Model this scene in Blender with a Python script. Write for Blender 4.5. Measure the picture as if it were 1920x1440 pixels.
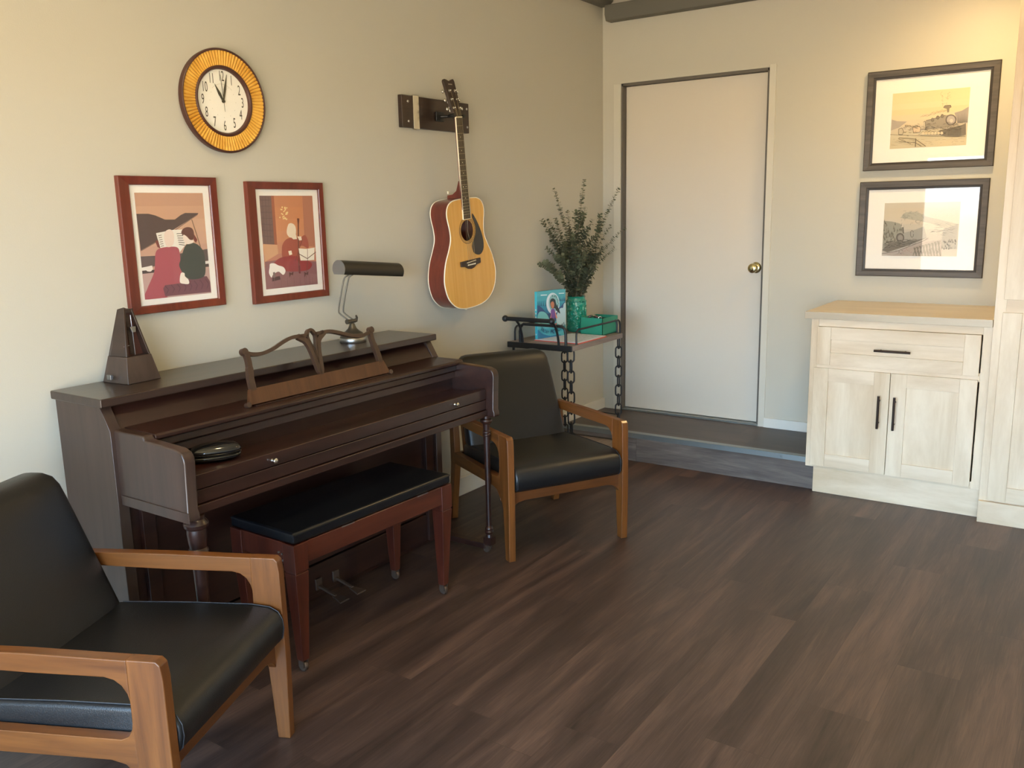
import bpy, bmesh, math, random
from mathutils import Vector, Matrix, Euler
for o in list(bpy.data.objects): bpy.data.objects.remove(o, do_unlink=True)
scene = bpy.context.scene
COL = scene.collection
random.seed(7)
PI = math.pi

# ------------------------------------------------------------------ camera
F_PX, YAW, PITCH, ROLL = 1640.4, 0.60604, -0.19478, -0.02138
CAM = Vector((2.7375, -5.0083, 1.4548))
cam_d = bpy.data.cameras.new('camera'); cam = bpy.data.objects.new('camera', cam_d); COL.objects.link(cam)
cam_d.sensor_fit = 'HORIZONTAL'; cam_d.sensor_width = 36; cam_d.lens = F_PX / 1920 * 36
cam_d.clip_start = .05
Fv = Vector((-math.sin(YAW)*math.cos(PITCH), math.cos(YAW)*math.cos(PITCH), math.sin(PITCH)))
R0 = Vector((math.cos(YAW), math.sin(YAW), 0)); U0 = R0.cross(Fv)
Rv = math.cos(ROLL)*R0 + math.sin(ROLL)*U0; Uv = Rv.cross(Fv)
cam.matrix_world = Matrix.Translation(CAM) @ Matrix((Rv, Uv, -Fv)).transposed().to_4x4()
scene.camera = cam

# ------------------------------------------------------------------ view, world and light
scene.view_settings.view_transform = 'Standard'; scene.view_settings.look = 'None'
scene.view_settings.gamma = 1; scene.view_settings.use_curve_mapping = False
scene.view_settings.exposure = 1.42
world = bpy.data.worlds.new('daylight'); scene.world = world; world.use_nodes = True
wn = world.node_tree; wn.nodes.clear()
wo = wn.nodes.new('ShaderNodeOutputWorld'); wb = wn.nodes.new('ShaderNodeBackground')
tc = wn.nodes.new('ShaderNodeTexCoord'); sp = wn.nodes.new('ShaderNodeSeparateXYZ'); mr = wn.nodes.new('ShaderNodeMapRange')
cr = wn.nodes.new('ShaderNodeValToRGB')
mr.inputs['From Min'].default_value = -1; mr.inputs['From Max'].default_value = 1
wn.links.new(tc.outputs['Generated'], sp.inputs[0]); wn.links.new(sp.outputs['Z'], mr.inputs['Value'])
wn.links.new(mr.outputs[0], cr.inputs[0]); wn.links.new(cr.outputs[0], wb.inputs[0]); wn.links.new(wb.outputs[0], wo.inputs[0])
e = cr.color_ramp.elements                      # sunlit ground below the horizon, open sky above it
e[0].position = 0.0; e[0].color = (.60, .49, .35, 1)
e[1].position = .49; e[1].color = (.60, .49, .35, 1)
k = e.new(.51); k.color = (.58, .79, 1.0, 1)
k = e.new(.65); k.color = (.44, .70, 1.0, 1)
k = e.new(1.0); k.color = (.38, .60, 1.0, 1)
wb.inputs['Strength'].default_value = 8.3
def area(name, loc, rot, sx, sy, power, color, portal=False):
    l = bpy.data.lights.new(name, 'AREA'); l.shape = 'RECTANGLE'; l.size = sx; l.size_y = sy
    l.energy = power; l.color = color; l.cycles.is_portal = portal
    o = bpy.data.objects.new(name, l); COL.objects.link(o); o.location = loc; o.rotation_euler = rot
    return o
WY = -6.6                                        # window wall
WIN = (.70, 4.3, .06, 2.02)
area('window_daylight', ((WIN[0]+WIN[1])/2, WY-.02, (WIN[2]+WIN[3])/2), (PI/2, 0, PI), WIN[1]-WIN[0], WIN[3]-WIN[2], 10, (1, 1, 1), True)
def spot(loc, power, color, size=2.2):
    l = bpy.data.lights.new('downlight_and_fill', 'SPOT'); l.energy = power; l.color = color; l.spot_size = size; l.spot_blend = 1; l.shadow_soft_size = .06
    o = bpy.data.objects.new('downlight_and_fill', l); COL.objects.link(o); o.location = loc
spot((2.25, -.62, 2.70), 30, (1, .70, .33), 2.7)
spot((1.3, -3.4, 2.70), 17, (1, .76, .42), 2.9)  # fill spot added to warm the upper left, no fixture known there

# ------------------------------------------------------------------ materials
def srgb(r, g, b):
    f = lambda c: c/12.92 if c <= .04045 else ((c+.055)/1.055)**2.4
    return (f(r/255), f(g/255), f(b/255), 1)
def mat(name, col, rough=.6, metal=0, spec=.5, bump=0, bscale=60, coat=0, emit=None, var=0, vscale=3):
    m = bpy.data.materials.new(name); m.use_nodes = True; n = m.node_tree; b = n.nodes['Principled BSDF']
    b.inputs['Base Color'].default_value = col; b.inputs['Roughness'].default_value = rough; b.inputs['Metallic'].default_value = metal
    b.inputs['Specular IOR Level'].default_value = spec; b.inputs['Coat Weight'].default_value = coat; b.inputs['Coat Roughness'].default_value = .12
    if emit: b.inputs['Emission Color'].default_value = col; b.inputs['Emission Strength'].default_value = emit
    if bump or var:
        t = n.nodes.new('ShaderNodeTexCoord')
    if bump:
        x = n.nodes.new('ShaderNodeTexNoise'); x.inputs['Scale'].default_value = bscale; x.inputs['Detail'].default_value = 3
        bp = n.nodes.new('ShaderNodeBump'); bp.inputs['Strength'].default_value = bump; bp.inputs['Distance'].default_value = .002
        n.links.new(t.outputs['Object'], x.inputs['Vector']); n.links.new(x.outputs['Fac'], bp.inputs['Height']); n.links.new(bp.outputs[0], b.inputs['Normal'])
    if var:
        x = n.nodes.new('ShaderNodeTexNoise'); x.inputs['Scale'].default_value = vscale
        h = n.nodes.new('ShaderNodeHueSaturation'); h.inputs['Color'].default_value = col
        r = n.nodes.new('ShaderNodeMapRange'); r.inputs['From Min'].default_value = .3; r.inputs['From Max'].default_value = .7
        r.inputs['To Min'].default_value = 1-var; r.inputs['To Max'].default_value = 1+var
        n.links.new(t.outputs['Object'], x.inputs['Vector']); n.links.new(x.outputs['Fac'], r.inputs['Value']); n.links.new(r.outputs[0], h.inputs['Value']); n.links.new(h.outputs[0], b.inputs['Base Color'])
    return m
def wood(name, c1, c2, axis='Y', rough=.4, scale=18, stretch=.06, coat=0, contrast=(.35, .65), bump=.15, spec=.5):
    m = bpy.data.materials.new(name); m.use_nodes = True; n = m.node_tree; b = n.nodes['Principled BSDF']; L = n.links
    t = n.nodes.new('ShaderNodeTexCoord'); mp = n.nodes.new('ShaderNodeMapping')
    s = [1, 1, 1]; s['XYZ'.index(axis)] = stretch; mp.inputs['Scale'].default_value = s
    x = n.nodes.new('ShaderNodeTexNoise'); x.inputs['Scale'].default_value = scale; x.inputs['Detail'].default_value = 6; x.inputs['Roughness'].default_value = .65; x.inputs['Distortion'].default_value = .4
    r = n.nodes.new('ShaderNodeValToRGB'); r.color_ramp.elements[0].position = contrast[0]; r.color_ramp.elements[1].position = contrast[1]
    r.color_ramp.elements[0].color = c1; r.color_ramp.elements[1].color = c2
    bp = n.nodes.new('ShaderNodeBump'); bp.inputs['Strength'].default_value = bump; bp.inputs['Distance'].default_value = .001
    L.new(t.outputs['Object'], mp.inputs[0]); L.new(mp.outputs[0], x.inputs['Vector']); L.new(x.outputs['Fac'], r.inputs[0]); L.new(r.outputs[0], b.inputs['Base Color'])
    L.new(x.outputs['Fac'], bp.inputs['Height']); L.new(bp.outputs[0], b.inputs['Normal'])
    b.inputs['Roughness'].default_value = rough; b.inputs['Coat Weight'].default_value = coat; b.inputs['Coat Roughness'].default_value = .15
    b.inputs['Specular IOR Level'].default_value = spec
    return m
def planks(name, ax, width, length, c_dark, c_mid, c_light, rough=.42, wi=None):
    """vinyl planks: ax = index of the long direction"""
    m = bpy.data.materials.new(name); m.use_nodes = True; n = m.node_tree; b = n.nodes['Principled BSDF']; L = n.links
    def math_(op, a, bb=None, cc=None):
        q = n.nodes.new('ShaderNodeMath'); q.operation = op
        for i, v in enumerate((a, bb, cc)):
            if v is None: continue
            if isinstance(v, (int, float)): q.inputs[i].default_value = v
            else: L.new(v, q.inputs[i])
        return q.outputs[0]
    t = n.nodes.new('ShaderNodeTexCoord'); s = n.nodes.new('ShaderNodeSeparateXYZ'); L.new(t.outputs['Object'], s.inputs[0])
    A = s.outputs[ax]; W = s.outputs[1-ax if wi is None else wi]
    w = math_('DIVIDE', math_('ADD', W, .083), width); row = math_('FLOOR', w)
    wn1 = n.nodes.new('ShaderNodeTexWhiteNoise'); wn1.noise_dimensions = '1D'; L.new(row, wn1.inputs['W'])
    a = math_('ADD', math_('DIVIDE', A, length), wn1.outputs['Value']); seg = math_('FLOOR', a)
    comb = n.nodes.new('ShaderNodeCombineXYZ'); L.new(row, comb.inputs[0]); L.new(seg, comb.inputs[1])
    wn2 = n.nodes.new('ShaderNodeTexWhiteNoise'); wn2.noise_dimensions = '2D'; L.new(comb.outputs[0], wn2.inputs['Vector'])
    # per plank shifted grain
    off = math_('MULTIPLY', wn2.outputs['Value'], 37.0)
    def noise(sa, sw, sc, det, dist=0.0):
        c = n.nodes.new('ShaderNodeCombineXYZ')
        L.new(math_('MULTIPLY', math_('ADD', A, off), sa), c.inputs[0]); L.new(math_('MULTIPLY', W, sw), c.inputs[1]); L.new(off, c.inputs[2])
        x = n.nodes.new('ShaderNodeTexNoise'); x.inputs['Scale'].default_value = sc; x.inputs['Detail'].default_value = det; x.inputs['Roughness'].default_value = .6; x.inputs['Distortion'].default_value = dist
        L.new(c.outputs[0], x.inputs['Vector']); return x.outputs['Fac']
    big = noise(.55, 5.0, 1.9, 4, .9); fine = noise(1.2, 30, 4.2, 8, 1.4)
    v = math_('ADD', math_('MULTIPLY', big, .66), math_('MULTIPLY', fine, .34))
    v = math_('ADD', v, math_('MULTIPLY', math_('SUBTRACT', wn2.outputs['Value'], .5), .075))
    r = n.nodes.new('ShaderNodeValToRGB'); e = r.color_ramp.elements
    e[0].position = .32; e[0].color = c_dark; e[1].position = .70; e[1].color = c_light; k = e.new(.5); k.color = c_mid
    L.new(v, r.inputs[0])
    fw = math_('FRACT', w); fa = math_('FRACT', a)
    ew = math_('MINIMUM', fw, math_('SUBTRACT', 1.0, fw)); ea = math_('MINIMUM', fa, math_('SUBTRACT', 1.0, fa))
    g = math_('MAXIMUM', math_('LESS_THAN', ew, .0009/width), math_('LESS_THAN', ea, .0011/length))
    mx = n.nodes.new('ShaderNodeMix'); mx.data_type = 'RGBA'; L.new(math_('MULTIPLY', g, .6), mx.inputs[0]); L.new(r.outputs[0], mx.inputs[6]); mx.inputs[7].default_value = srgb(52, 40, 35)
    L.new(mx.outputs[2], b.inputs['Base Color'])
    b.inputs['Roughness'].default_value = rough; b.inputs['Specular IOR Level'].default_value = .45
    bp = n.nodes.new('ShaderNodeBump'); bp.inputs['Strength'].default_value = .25; bp.inputs['Distance'].default_value = .0012
    L.new(math_('SUBTRACT', fine, math_('MULTIPLY', g, .8)), bp.inputs['Height']); L.new(bp.outputs[0], b.inputs['Normal'])
    return m
def glass_pane(name):
    m = bpy.data.materials.new(name); m.use_nodes = True; n = m.node_tree; n.nodes.clear(); L = n.links
    o = n.nodes.new('ShaderNodeOutputMaterial'); mx = n.nodes.new('ShaderNodeMixShader'); tr = n.nodes.new('ShaderNodeBsdfTransparent'); gl = n.nodes.new('ShaderNodeBsdfGlossy'); lw = n.nodes.new('ShaderNodeLayerWeight'); lw.inputs['Blend'].default_value = .5
    p5 = n.nodes.new('ShaderNodeMath'); p5.operation = 'POWER'; p5.inputs[1].default_value = 5; L.new(lw.outputs['Facing'], p5.inputs[0])
    fr = n.nodes.new('ShaderNodeMath'); fr.operation = 'MULTIPLY_ADD'; fr.inputs[1].default_value = .96; fr.inputs[2].default_value = .022; L.new(p5.outputs[0], fr.inputs[0]); gl.inputs['Roughness'].default_value = .015
    L.new(fr.outputs[0], mx.inputs[0]); L.new(tr.outputs[0], mx.inputs[1]); L.new(gl.outputs[0], mx.inputs[2]); L.new(mx.outputs[0], o.inputs[0])
    return m
M = {}
M['wall'] = mat('wall_paint', srgb(194, 190, 176), .75, bump=.12, bscale=220, spec=.3)
M['ceil'] = mat('ceiling_paint', srgb(226, 222, 200), .8)
M['door'] = mat('door_paint', srgb(212, 204, 190), .5, spec=.4)
M['casing'] = mat('casing_paint', srgb(204, 200, 186), .6)
M['jamb'] = mat('dark_jamb_paint', srgb(96, 91, 84), .55)
M['white'] = mat('trim_white', srgb(214, 212, 203), .5)
M['beam'] = mat('beam_paint', srgb(98, 96, 87), .6, bump=.3, bscale=40)
M['floor'] = planks('vinyl_floor', 1, .181, 1.22, srgb(44, 33, 30), srgb(70, 54, 48), srgb(102, 79, 68), .40)
M['plat'] = planks('vinyl_platform', 0, .181, 1.22, srgb(52, 44, 41), srgb(70, 59, 53), srgb(86, 74, 66), .42)
M['riser'] = planks('vinyl_riser', 0, .50, 1.22, srgb(74, 66, 62), srgb(104, 94, 88), srgb(140, 128, 119), .45, 2)
M['alu'] = mat('aluminium', srgb(150, 158, 158), .38, .75)
M['maple'] = wood('maple', srgb(206, 182, 148), srgb(233, 216, 190), 'Z', .42, 7, .16, bump=.03, contrast=(.3, .62))
M['maple_h'] = wood('maple_horizontal', srgb(204, 180, 146), srgb(231, 213, 187), 'X', .42, 7, .16, bump=.03, contrast=(.3, .62))
M['maple_top'] = wood('maple_top', srgb(184, 170, 147), srgb(202, 188, 164), 'X', .35, 8, .12, bump=.03)
M['bronze'] = mat('oil_bronze', srgb(52, 40, 34), .35, .7)
M['piano'] = wood('piano_walnut', srgb(34, 17, 13), srgb(52, 29, 22), 'Y', .33, 22, .05, coat=.25)
M['piano_top'] = wood('piano_walnut_lid', srgb(40, 28, 23), srgb(56, 40, 33), 'Y', .3, 22, .05, coat=.3)
M['piano_side'] = wood('piano_walnut_side', srgb(48, 33, 27), srgb(64, 46, 38), 'Z', .36, 22, .05, coat=.2)
M['mustang'] = wood('piano_walnut_worn', srgb(68, 41, 24), srgb(88, 56, 33), 'Y', .38, 25, .05)
M['desk'] = wood('music_desk_walnut', srgb(52, 37, 29), srgb(68, 49, 38), 'Y', .36, 25, .05, coat=.2)
M['mahog'] = wood('mahogany', srgb(60, 24, 15), srgb(86, 38, 24), 'Z', .32, 26, .06, coat=.3)
M['mahog_h'] = wood('mahogany_rail', srgb(60, 24, 15), srgb(84, 38, 24), 'Y', .32, 26, .06, coat=.3)
M['teak'] = wood('armchair_wood', srgb(88, 49, 19), srgb(120, 72, 31), 'X', .36, 24, .07, coat=.2)
M['teak_z'] = wood('armchair_wood_leg', srgb(88, 49, 19), srgb(120, 72, 31), 'Z', .36, 24, .07, coat=.2)
M['teak_y'] = wood('armchair_wood_rail', srgb(78, 42, 17), srgb(104, 60, 27), 'Y', .36, 24, .07, coat=.2)
M['leather'] = mat('black_leather', srgb(20, 21, 23), .38, bump=.25, bscale=380, spec=.55)
M['leather_s'] = mat('stool_leather', srgb(16, 18, 22), .24, bump=.12, bscale=250)
M['seam'] = mat('leather_seam', srgb(40, 41, 45), .5)
M['chrome'] = mat('chrome', srgb(214, 212, 206), .18, 1)
M['steel'] = mat('brushed_steel', srgb(168, 170, 172), .32, 1)
M['pewter'] = mat('pewter', srgb(96, 92, 84), .36, .85)
M['pewter_d'] = mat('dark_pewter', srgb(62, 59, 52), .42, .6)
M['brass'] = mat('brass', srgb(226, 212, 160), .16, 1)
M['pedal'] = mat('tarnished_brass', srgb(98, 82, 72), .5, .7)
M['iron'] = mat('black_iron', srgb(48, 50, 54), .42, .6)
M['redwood'] = wood('frame_cherry', srgb(92, 36, 24), srgb(116, 50, 34), 'Y', .34, 24, .06, coat=.2)
M['greywood'] = wood('frame_grey', srgb(66, 60, 54), srgb(88, 80, 73), 'X', .5, 40, .05)
M['greywood_d'] = mat('frame_grey_lip', srgb(44, 38, 34), .5)
M['matb'] = mat('mat_board', srgb(240, 236, 228), .8)
M['black'] = mat('black_plastic', srgb(22, 22, 24), .4)
M['gloss'] = mat('gloss_black', srgb(24, 25, 28), .12, coat=.6)
M['glass'] = glass_pane('picture_glass')
M['clockrim'] = mat('clock_brown', srgb(74, 44, 36), .4)
M['clockgold'] = wood('clock_gold', srgb(206, 148, 48), srgb(238, 186, 84), 'Z', .42, 10, 1)
M['dial'] = mat('clock_dial', srgb(250, 247, 236), .6)
M['ink'] = mat('clock_ink', srgb(74, 70, 56), .5)
M['ink_soft'] = mat('clock_ink_pale', srgb(196, 190, 168), .6)
M['spruce'] = wood('spruce', srgb(210, 156, 70), srgb(224, 172, 86), 'Y', .25, 40, .015, coat=.5)
M['gside'] = wood('guitar_mahogany', srgb(84, 34, 25), srgb(118, 52, 38), 'Y', .28, 14, .1, coat=.5)
M['ivory'] = mat('ivory_binding', srgb(244, 236, 212), .4)
M['rosew'] = wood('rosewood', srgb(44, 33, 27), srgb(62, 48, 39), 'Y', .45, 40, .05)
M['fretm'] = mat('fret_metal', srgb(176, 166, 140), .3, 1)
M['pick'] = mat('pickguard', srgb(34, 26, 24), .2, coat=.4)
M['plate'] = wood('hanger_wood', srgb(40, 28, 23), srgb(56, 40, 32), 'X', .36, 30, .06, coat=.2)
M['leaf'] = mat('eucalyptus_leaf', srgb(86, 93, 72), .55, var=.35, vscale=14)
M['stem'] = mat('eucalyptus_stem', srgb(132, 120, 96), .6)
M['vase'] = mat('teal_glaze', srgb(18, 134, 112), .08, coat=1)
M['boxg'] = mat('green_card', srgb(40, 140, 114), .5)
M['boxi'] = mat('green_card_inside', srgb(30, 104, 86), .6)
M['weath'] = wood('weathered_grey_wood', srgb(112, 100, 96), srgb(150, 138, 132), 'Y', .5, 30, .05)
M['paper'] = mat('paper', srgb(206, 212, 220), .6)
M['gridl'] = mat('print_lines', srgb(120, 130, 148), .7)
M['redp'] = mat('red_paper', srgb(196, 92, 78), .6)
PC = {}
def pc(r, g, b, rough=.7):
    k = (r, g, b)
    if k not in PC: PC[k] = mat('print_%02x%02x%02x' % k, srgb(*[v*.92+16 for v in k]), rough)  # every colour lifted paler, haze of picture glass painted into the print
    return PC[k]

# ------------------------------------------------------------------ helpers
class MB:
    def __init__(s): s.v = []; s.f = []; s.m = []
    def add(s, vs, fs, mi=0):
        o = len(s.v); s.v += [tuple(v) for v in vs]; s.f += [tuple(i+o for i in f) for f in fs]; s.m += [mi]*len(fs); return s
    def box(s, x0, x1, y0, y1, z0, z1, mi=0):
        return s.add([(x0,y0,z0),(x1,y0,z0),(x1,y1,z0),(x0,y1,z0),(x0,y0,z1),(x1,y0,z1),(x1,y1,z1),(x0,y1,z1)],
                     [(0,3,2,1),(4,5,6,7),(0,1,5,4),(1,2,6,5),(2,3,7,6),(3,0,4,7)], mi)
    def hexa(s, b, t, mi=0):                      # two quads, bottom and top
        return s.add(list(b)+list(t), [(0,3,2,1),(4,5,6,7),(0,1,5,4),(1,2,6,5),(2,3,7,6),(3,0,4,7)], mi)
    def prism(s, pts, axis, a0, a1, mi=0):        # pts in the two other axes (order x,y,z)
        n = len(pts)
        def P(p, a):
            return {'x': (a, p[0], p[1]), 'y': (p[0], a, p[1]), 'z': (p[0], p[1], a)}[axis]
        vs = [P(p, a0) for p in pts]+[P(p, a1) for p in pts]
        return s.add(vs, [tuple(range(n))[::-1], tuple(range(n, 2*n))]+[(i, (i+1) % n, n+(i+1) % n, n+i) for i in range(n)], mi)
    def tube(s, pts, r, n=10, mi=0, caps=True, closed=False):
        pts = [Vector(p) for p in pts]; rs = r if isinstance(r, (list, tuple)) else [r]*len(pts)
        N = len(pts); vs = []; prev = None
        for i, p in enumerate(pts):
            a = pts[(i-1) % N] if (i > 0 or closed) else p; b = pts[(i+1) % N] if (i < N-1 or closed) else p
            t = (b-a).normalized()
            if prev is None:
                u = t.cross(Vector((0, 0, 1)) if abs(t.z) < .9 else Vector((1, 0, 0))).normalized()
            else: u = (prev - t*prev.dot(t)).normalized()
            prev = u; w = t.cross(u)
            vs += [p+(u*math.cos(2*PI*k/n)+w*math.sin(2*PI*k/n))*rs[i] for k in range(n)]
        fs = [(i*n+k, i*n+(k+1) % n, (i+1)*n+(k+1) % n, (i+1)*n+k) for i in range(N-1) for k in range(n)]
        if closed: fs += [((N-1)*n+k, (N-1)*n+(k+1) % n, (k+1) % n, k) for k in range(n)]
        elif caps: fs += [tuple(range(n))[::-1], tuple((N-1)*n+k for k in range(n))]
        return s.add(vs, fs, mi)
    def lathe(s, prof, c=(0,0,0), n=32, axis='z', mi=0, caps=True):   # prof (r, h)
        vs = []; fs = []
        for r, h in prof:
            for k in range(n):
                a = 2*PI*k/n; x, y = r*math.cos(a), r*math.sin(a)
                p = {'z': (x, y, h), 'x': (h, x, y), 'y': (y, h, x)}[axis]
                vs.append((p[0]+c[0], p[1]+c[1], p[2]+c[2]))
        for i in range(len(prof)-1):
            for k in range(n): fs.append((i*n+k, i*n+(k+1) % n, (i+1)*n+(k+1) % n, (i+1)*n+k))
        if caps and prof[0][0] > 1e-5: fs.append(tuple(range(n))[::-1])
        if caps and prof[-1][0] > 1e-5: fs.append(tuple((len(prof)-1)*n+k for k in range(n)))
        return s.add(vs, fs, mi)
    def ball(s, c, r, n=16, mi=0, sc=(1,1,1)):
        prof = [(max(r*math.sin(PI*i/10), 1e-6), -r*math.cos(PI*i/10)) for i in range(11)]
        o = len(s.v); s.lathe(prof, (0,0,0), n, 'z', mi)
        s.v[o:] = [(v[0]*sc[0]+c[0], v[1]*sc[1]+c[1], v[2]*sc[2]+c[2]) for v in s.v[o:]]
        return s
    def ribbon(s, pts, ws, z0, z1, mi=0):         # strip in local XY, thickness z0..z1
        N = len(pts); ws = ws if isinstance(ws, (list, tuple)) else [ws]*N
        L_, R_ = [], []
        for i, p in enumerate(pts):
            a = Vector(pts[max(i-1, 0)]); b = Vector(pts[min(i+1, N-1)]); t = (b-a).normalized(); nn = Vector((-t.y, t.x))
            L_.append((p[0]+nn.x*ws[i]/2, p[1]+nn.y*ws[i]/2)); R_.append((p[0]-nn.x*ws[i]/2, p[1]-nn.y*ws[i]/2))
        for i in range(N-1):
            q = [R_[i], R_[i+1], L_[i+1], L_[i]]
            s.hexa([(x, y, z0) for x, y in q], [(x, y, z1) for x, y in q], mi)
        return s
    def build(s, name, mats, parent=None, smooth=None, bevel=0, seg=2, loc=None, label=None):
        me = bpy.data.meshes.new(name); me.from_pydata(s.v, [], s.f)
        for mm in (mats if isinstance(mats, (list, tuple)) else [mats]): me.materials.append(mm)
        for p, i in zip(me.polygons, s.m): p.material_index = i
        bm = bmesh.new(); bm.from_mesh(me); bmesh.ops.remove_doubles(bm, verts=bm.verts, dist=1e-6); bmesh.ops.recalc_face_normals(bm, faces=bm.faces); bm.to_mesh(me); bm.free()
        if smooth is not None or bevel:
            me.polygons.foreach_set('use_smooth', [True]*len(me.polygons)); me.set_sharp_from_angle(angle=math.radians(smooth if smooth else 35))
        o = bpy.data.objects.new(name, me); COL.objects.link(o)
        if parent: o.parent = parent
        if loc: o.location = loc
        if bevel:
            b = o.modifiers.new('bevel', 'BEVEL'); b.width = bevel; b.segments = seg; b.limit_method = 'ANGLE'; b.angle_limit = math.radians(35); b.harden_normals = True
        if label: o['label'] = label
        return o
def spline(pts, k=6, closed=False):
    P_ = [Vector(p) for p in pts]; n = len(P_); out = []
    for i in range(n if closed else n-1):
        p0 = P_[(i-1) % n] if (i > 0 or closed) else P_[0]; p1 = P_[i]; p2 = P_[(i+1) % n]; p3 = P_[(i+2) % n] if (i < n-2 or closed) else P_[-1]
        for j in range(k):
            t = j/k; out.append(.5*((2*p1)+(p2-p0)*t+(2*p0-5*p1+4*p2-p3)*t*t+(3*p1-p0-3*p2+p3)*t**3))
    if not closed: out.append(P_[-1])
    return [tuple(p) for p in out]
def fillpoly(mb, outer, holes, z0, z1, mi=0):
    """extruded polygon with holes in local XY"""
    bm = bmesh.new(); loops = []
    for lp in [outer]+list(holes):
        vs = [bm.verts.new((p[0], p[1], 0)) for p in lp]; loops.append(len(vs))
        for i in range(len(vs)): bm.edges.new((vs[i], vs[(i+1) % len(vs)]))
    bmesh.ops.triangle_fill(bm, use_beauty=True, use_dissolve=False, edges=bm.edges[:])
    bm.verts.index_update(); vs = [v.co[:2] for v in bm.verts]; fs = [[v.index for v in f.verts] for f in bm.faces]; bm.free()
    n = len(vs); F2 = [tuple(f) for f in fs]+[tuple(i+n for i in f)[::-1] for f in fs]; o = 0
    for c in loops:
        F2 += [(o+i, o+(i+1) % c, n+o+(i+1) % c, n+o+i) for i in range(c)]; o += c
    mb.add([(x, y, z0) for x, y in vs]+[(x, y, z1) for x, y in vs], F2, mi)
    return mb
def empty(name, loc=(0,0,0), rot=(0,0,0), label=None, cat=None, group=None, matrix=None):
    o = bpy.data.objects.new(name, None); COL.objects.link(o); o.empty_display_size = .1
    if matrix is not None: o.matrix_world = matrix
    else: o.location = loc; o.rotation_euler = rot
    return tag(o, label, cat, group)
def tag(o, label=None, cat=None, group=None, kind=None):
    if label: o['label'] = label
    if cat: o['category'] = cat
    if group: o['group'] = group
    if kind: o['kind'] = kind
    return o
def struct(o, label=None):
    o['kind'] = 'structure'
    if label: o['label'] = label
    return o
def basis(loc, ex, ey, ez):
    return Matrix.Translation(Vector(loc)) @ Matrix((Vector(ex), Vector(ey), Vector(ez))).transposed().to_4x4()
def wall_left_frame(y, z, x=0.0): return basis((x, y, z), (0,1,0), (0,0,1), (1,0,0))    # X right, Y up, Z out of the wall
def wall_back_frame(x, z, y=0.0): return basis((x, y, z), (1,0,0), (0,0,1), (0,-1,0))
def text_verts(txt, size):
    cu = bpy.data.curves.new('t', 'FONT'); cu.body = txt; cu.size = size; cu.align_x = 'CENTER'; cu.align_y = 'CENTER'; cu.resolution_u = 4
    o = bpy.data.objects.new('t', cu); COL.objects.link(o)
    dg = bpy.context.evaluated_depsgraph_get(); me = bpy.data.meshes.new_from_object(o.evaluated_get(dg))
    vs = [v.co.copy() for v in me.vertices]; fs = [tuple(p.vertices) for p in me.polygons]
    bpy.data.objects.remove(o); bpy.data.curves.remove(cu); bpy.data.meshes.remove(me)
    return vs, fs
def put_text(mb, txt, size, x, y, z, sx=1, rot=0, mi=0, fn=None):
    vs, fs = text_verts(txt, size); c, s_ = math.cos(rot), math.sin(rot); out = []
    for v in vs:
        a, b = v.x*sx, v.y; p = (x+a*c-b*s_, y+a*s_+b*c, z); out.append(fn(p) if fn else p)
    mb.add(out, fs, mi)

# ------------------------------------------------------------------ room shell
ZP, DP = .165, .528                                # platform height and depth
CE = 2.76; XR = 4.6
struct(MB().box(-.1, XR+.1, WY-.1, 0.1, -.12, 0).build('floor', M['floor']))
struct(MB().box(-.1, XR+.1, WY-.1, .15, CE, CE+.1).build('ceiling', M['ceil']))
struct(MB().box(-.1, 0, WY-.1, .15, 0, CE).build('wall_left', M['wall']))
struct(MB().box(XR, XR+.1, WY-.1, .15, 0, CE).build('wall_right', M['wall']))
DX0, DX1, DZ1 = .128, 1.047, 2.207
wb_ = MB(); wb_.box(0, DX0, 0, .1, 0, CE).box(DX1, XR, 0, .1, 0, CE).box(DX0, DX1, 0, .1, DZ1, CE).box(DX0, DX1, 0, .1, 0, ZP)
struct(wb_.build('wall_back', M['wall']))
fr = MB(); fr.box(0, WIN[0], WY-.1, WY, 0, CE).box(WIN[1], XR, WY-.1, WY, 0, CE).box(WIN[0], WIN[1], WY-.1, WY, 0, WIN[2]).box(WIN[0], WIN[1], WY-.1, WY, WIN[3], CE)
struct(fr.build('wall_front', M['wall']))
wf = MB()
for x in (WIN[0], WIN[0]+1.2, WIN[0]+2.4, WIN[1]-.05): wf.box(x, x+.05, WY-.07, WY-.03, WIN[2], WIN[3])
wf.box(WIN[0], WIN[1], WY-.07, WY-.03, WIN[2], WIN[2]+.05).box(WIN[0], WIN[1], WY-.07, WY-.03, WIN[3]-.05, WIN[3])
struct(wf.build('window_1', M['white']))
# raised platform before the door
struct(MB().box(.001, 1.7, -DP+.004, -.001, .001, ZP).build('trim_1', M['plat'], bevel=.002), 'raised dark plank platform in front of the door')
struct(MB().box(.001, 1.7, -DP-.004, -DP+.004, .001, ZP-.022).build('trim_2', M['riser']), 'grey plank riser of the platform step')
n = MB(); n.box(.001, 1.53, -DP-.007, -DP+.036, ZP, ZP+.004).box(.001, 1.53, -DP-.008, -DP-.004, ZP-.024, ZP+.004)
for x in (.25, .62, .99, 1.36): n.lathe([(.005, 0), (.004, .002)], (x, -DP-.008, ZP-.012), 10, 'y')
struct(n.build('trim_3', M['alu'], smooth=35), 'grey metal nosing along the platform edge')
# baseboards
struct(MB().box(.001, .014, -DP, -.0005, ZP, ZP+.066).build('baseboard_left', M['white'], bevel=.002))
struct(MB().box(.001, .014, WY, -DP-.009, 0.001, .095).build('baseboard_left_low', M['wall'], bevel=.002)).name = 'baseboard_wall_left'
struct(MB().box(1.085, 1.50, -.014, -.001, ZP, ZP+.058).build('baseboard_back', M['white'], bevel=.002))
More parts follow.
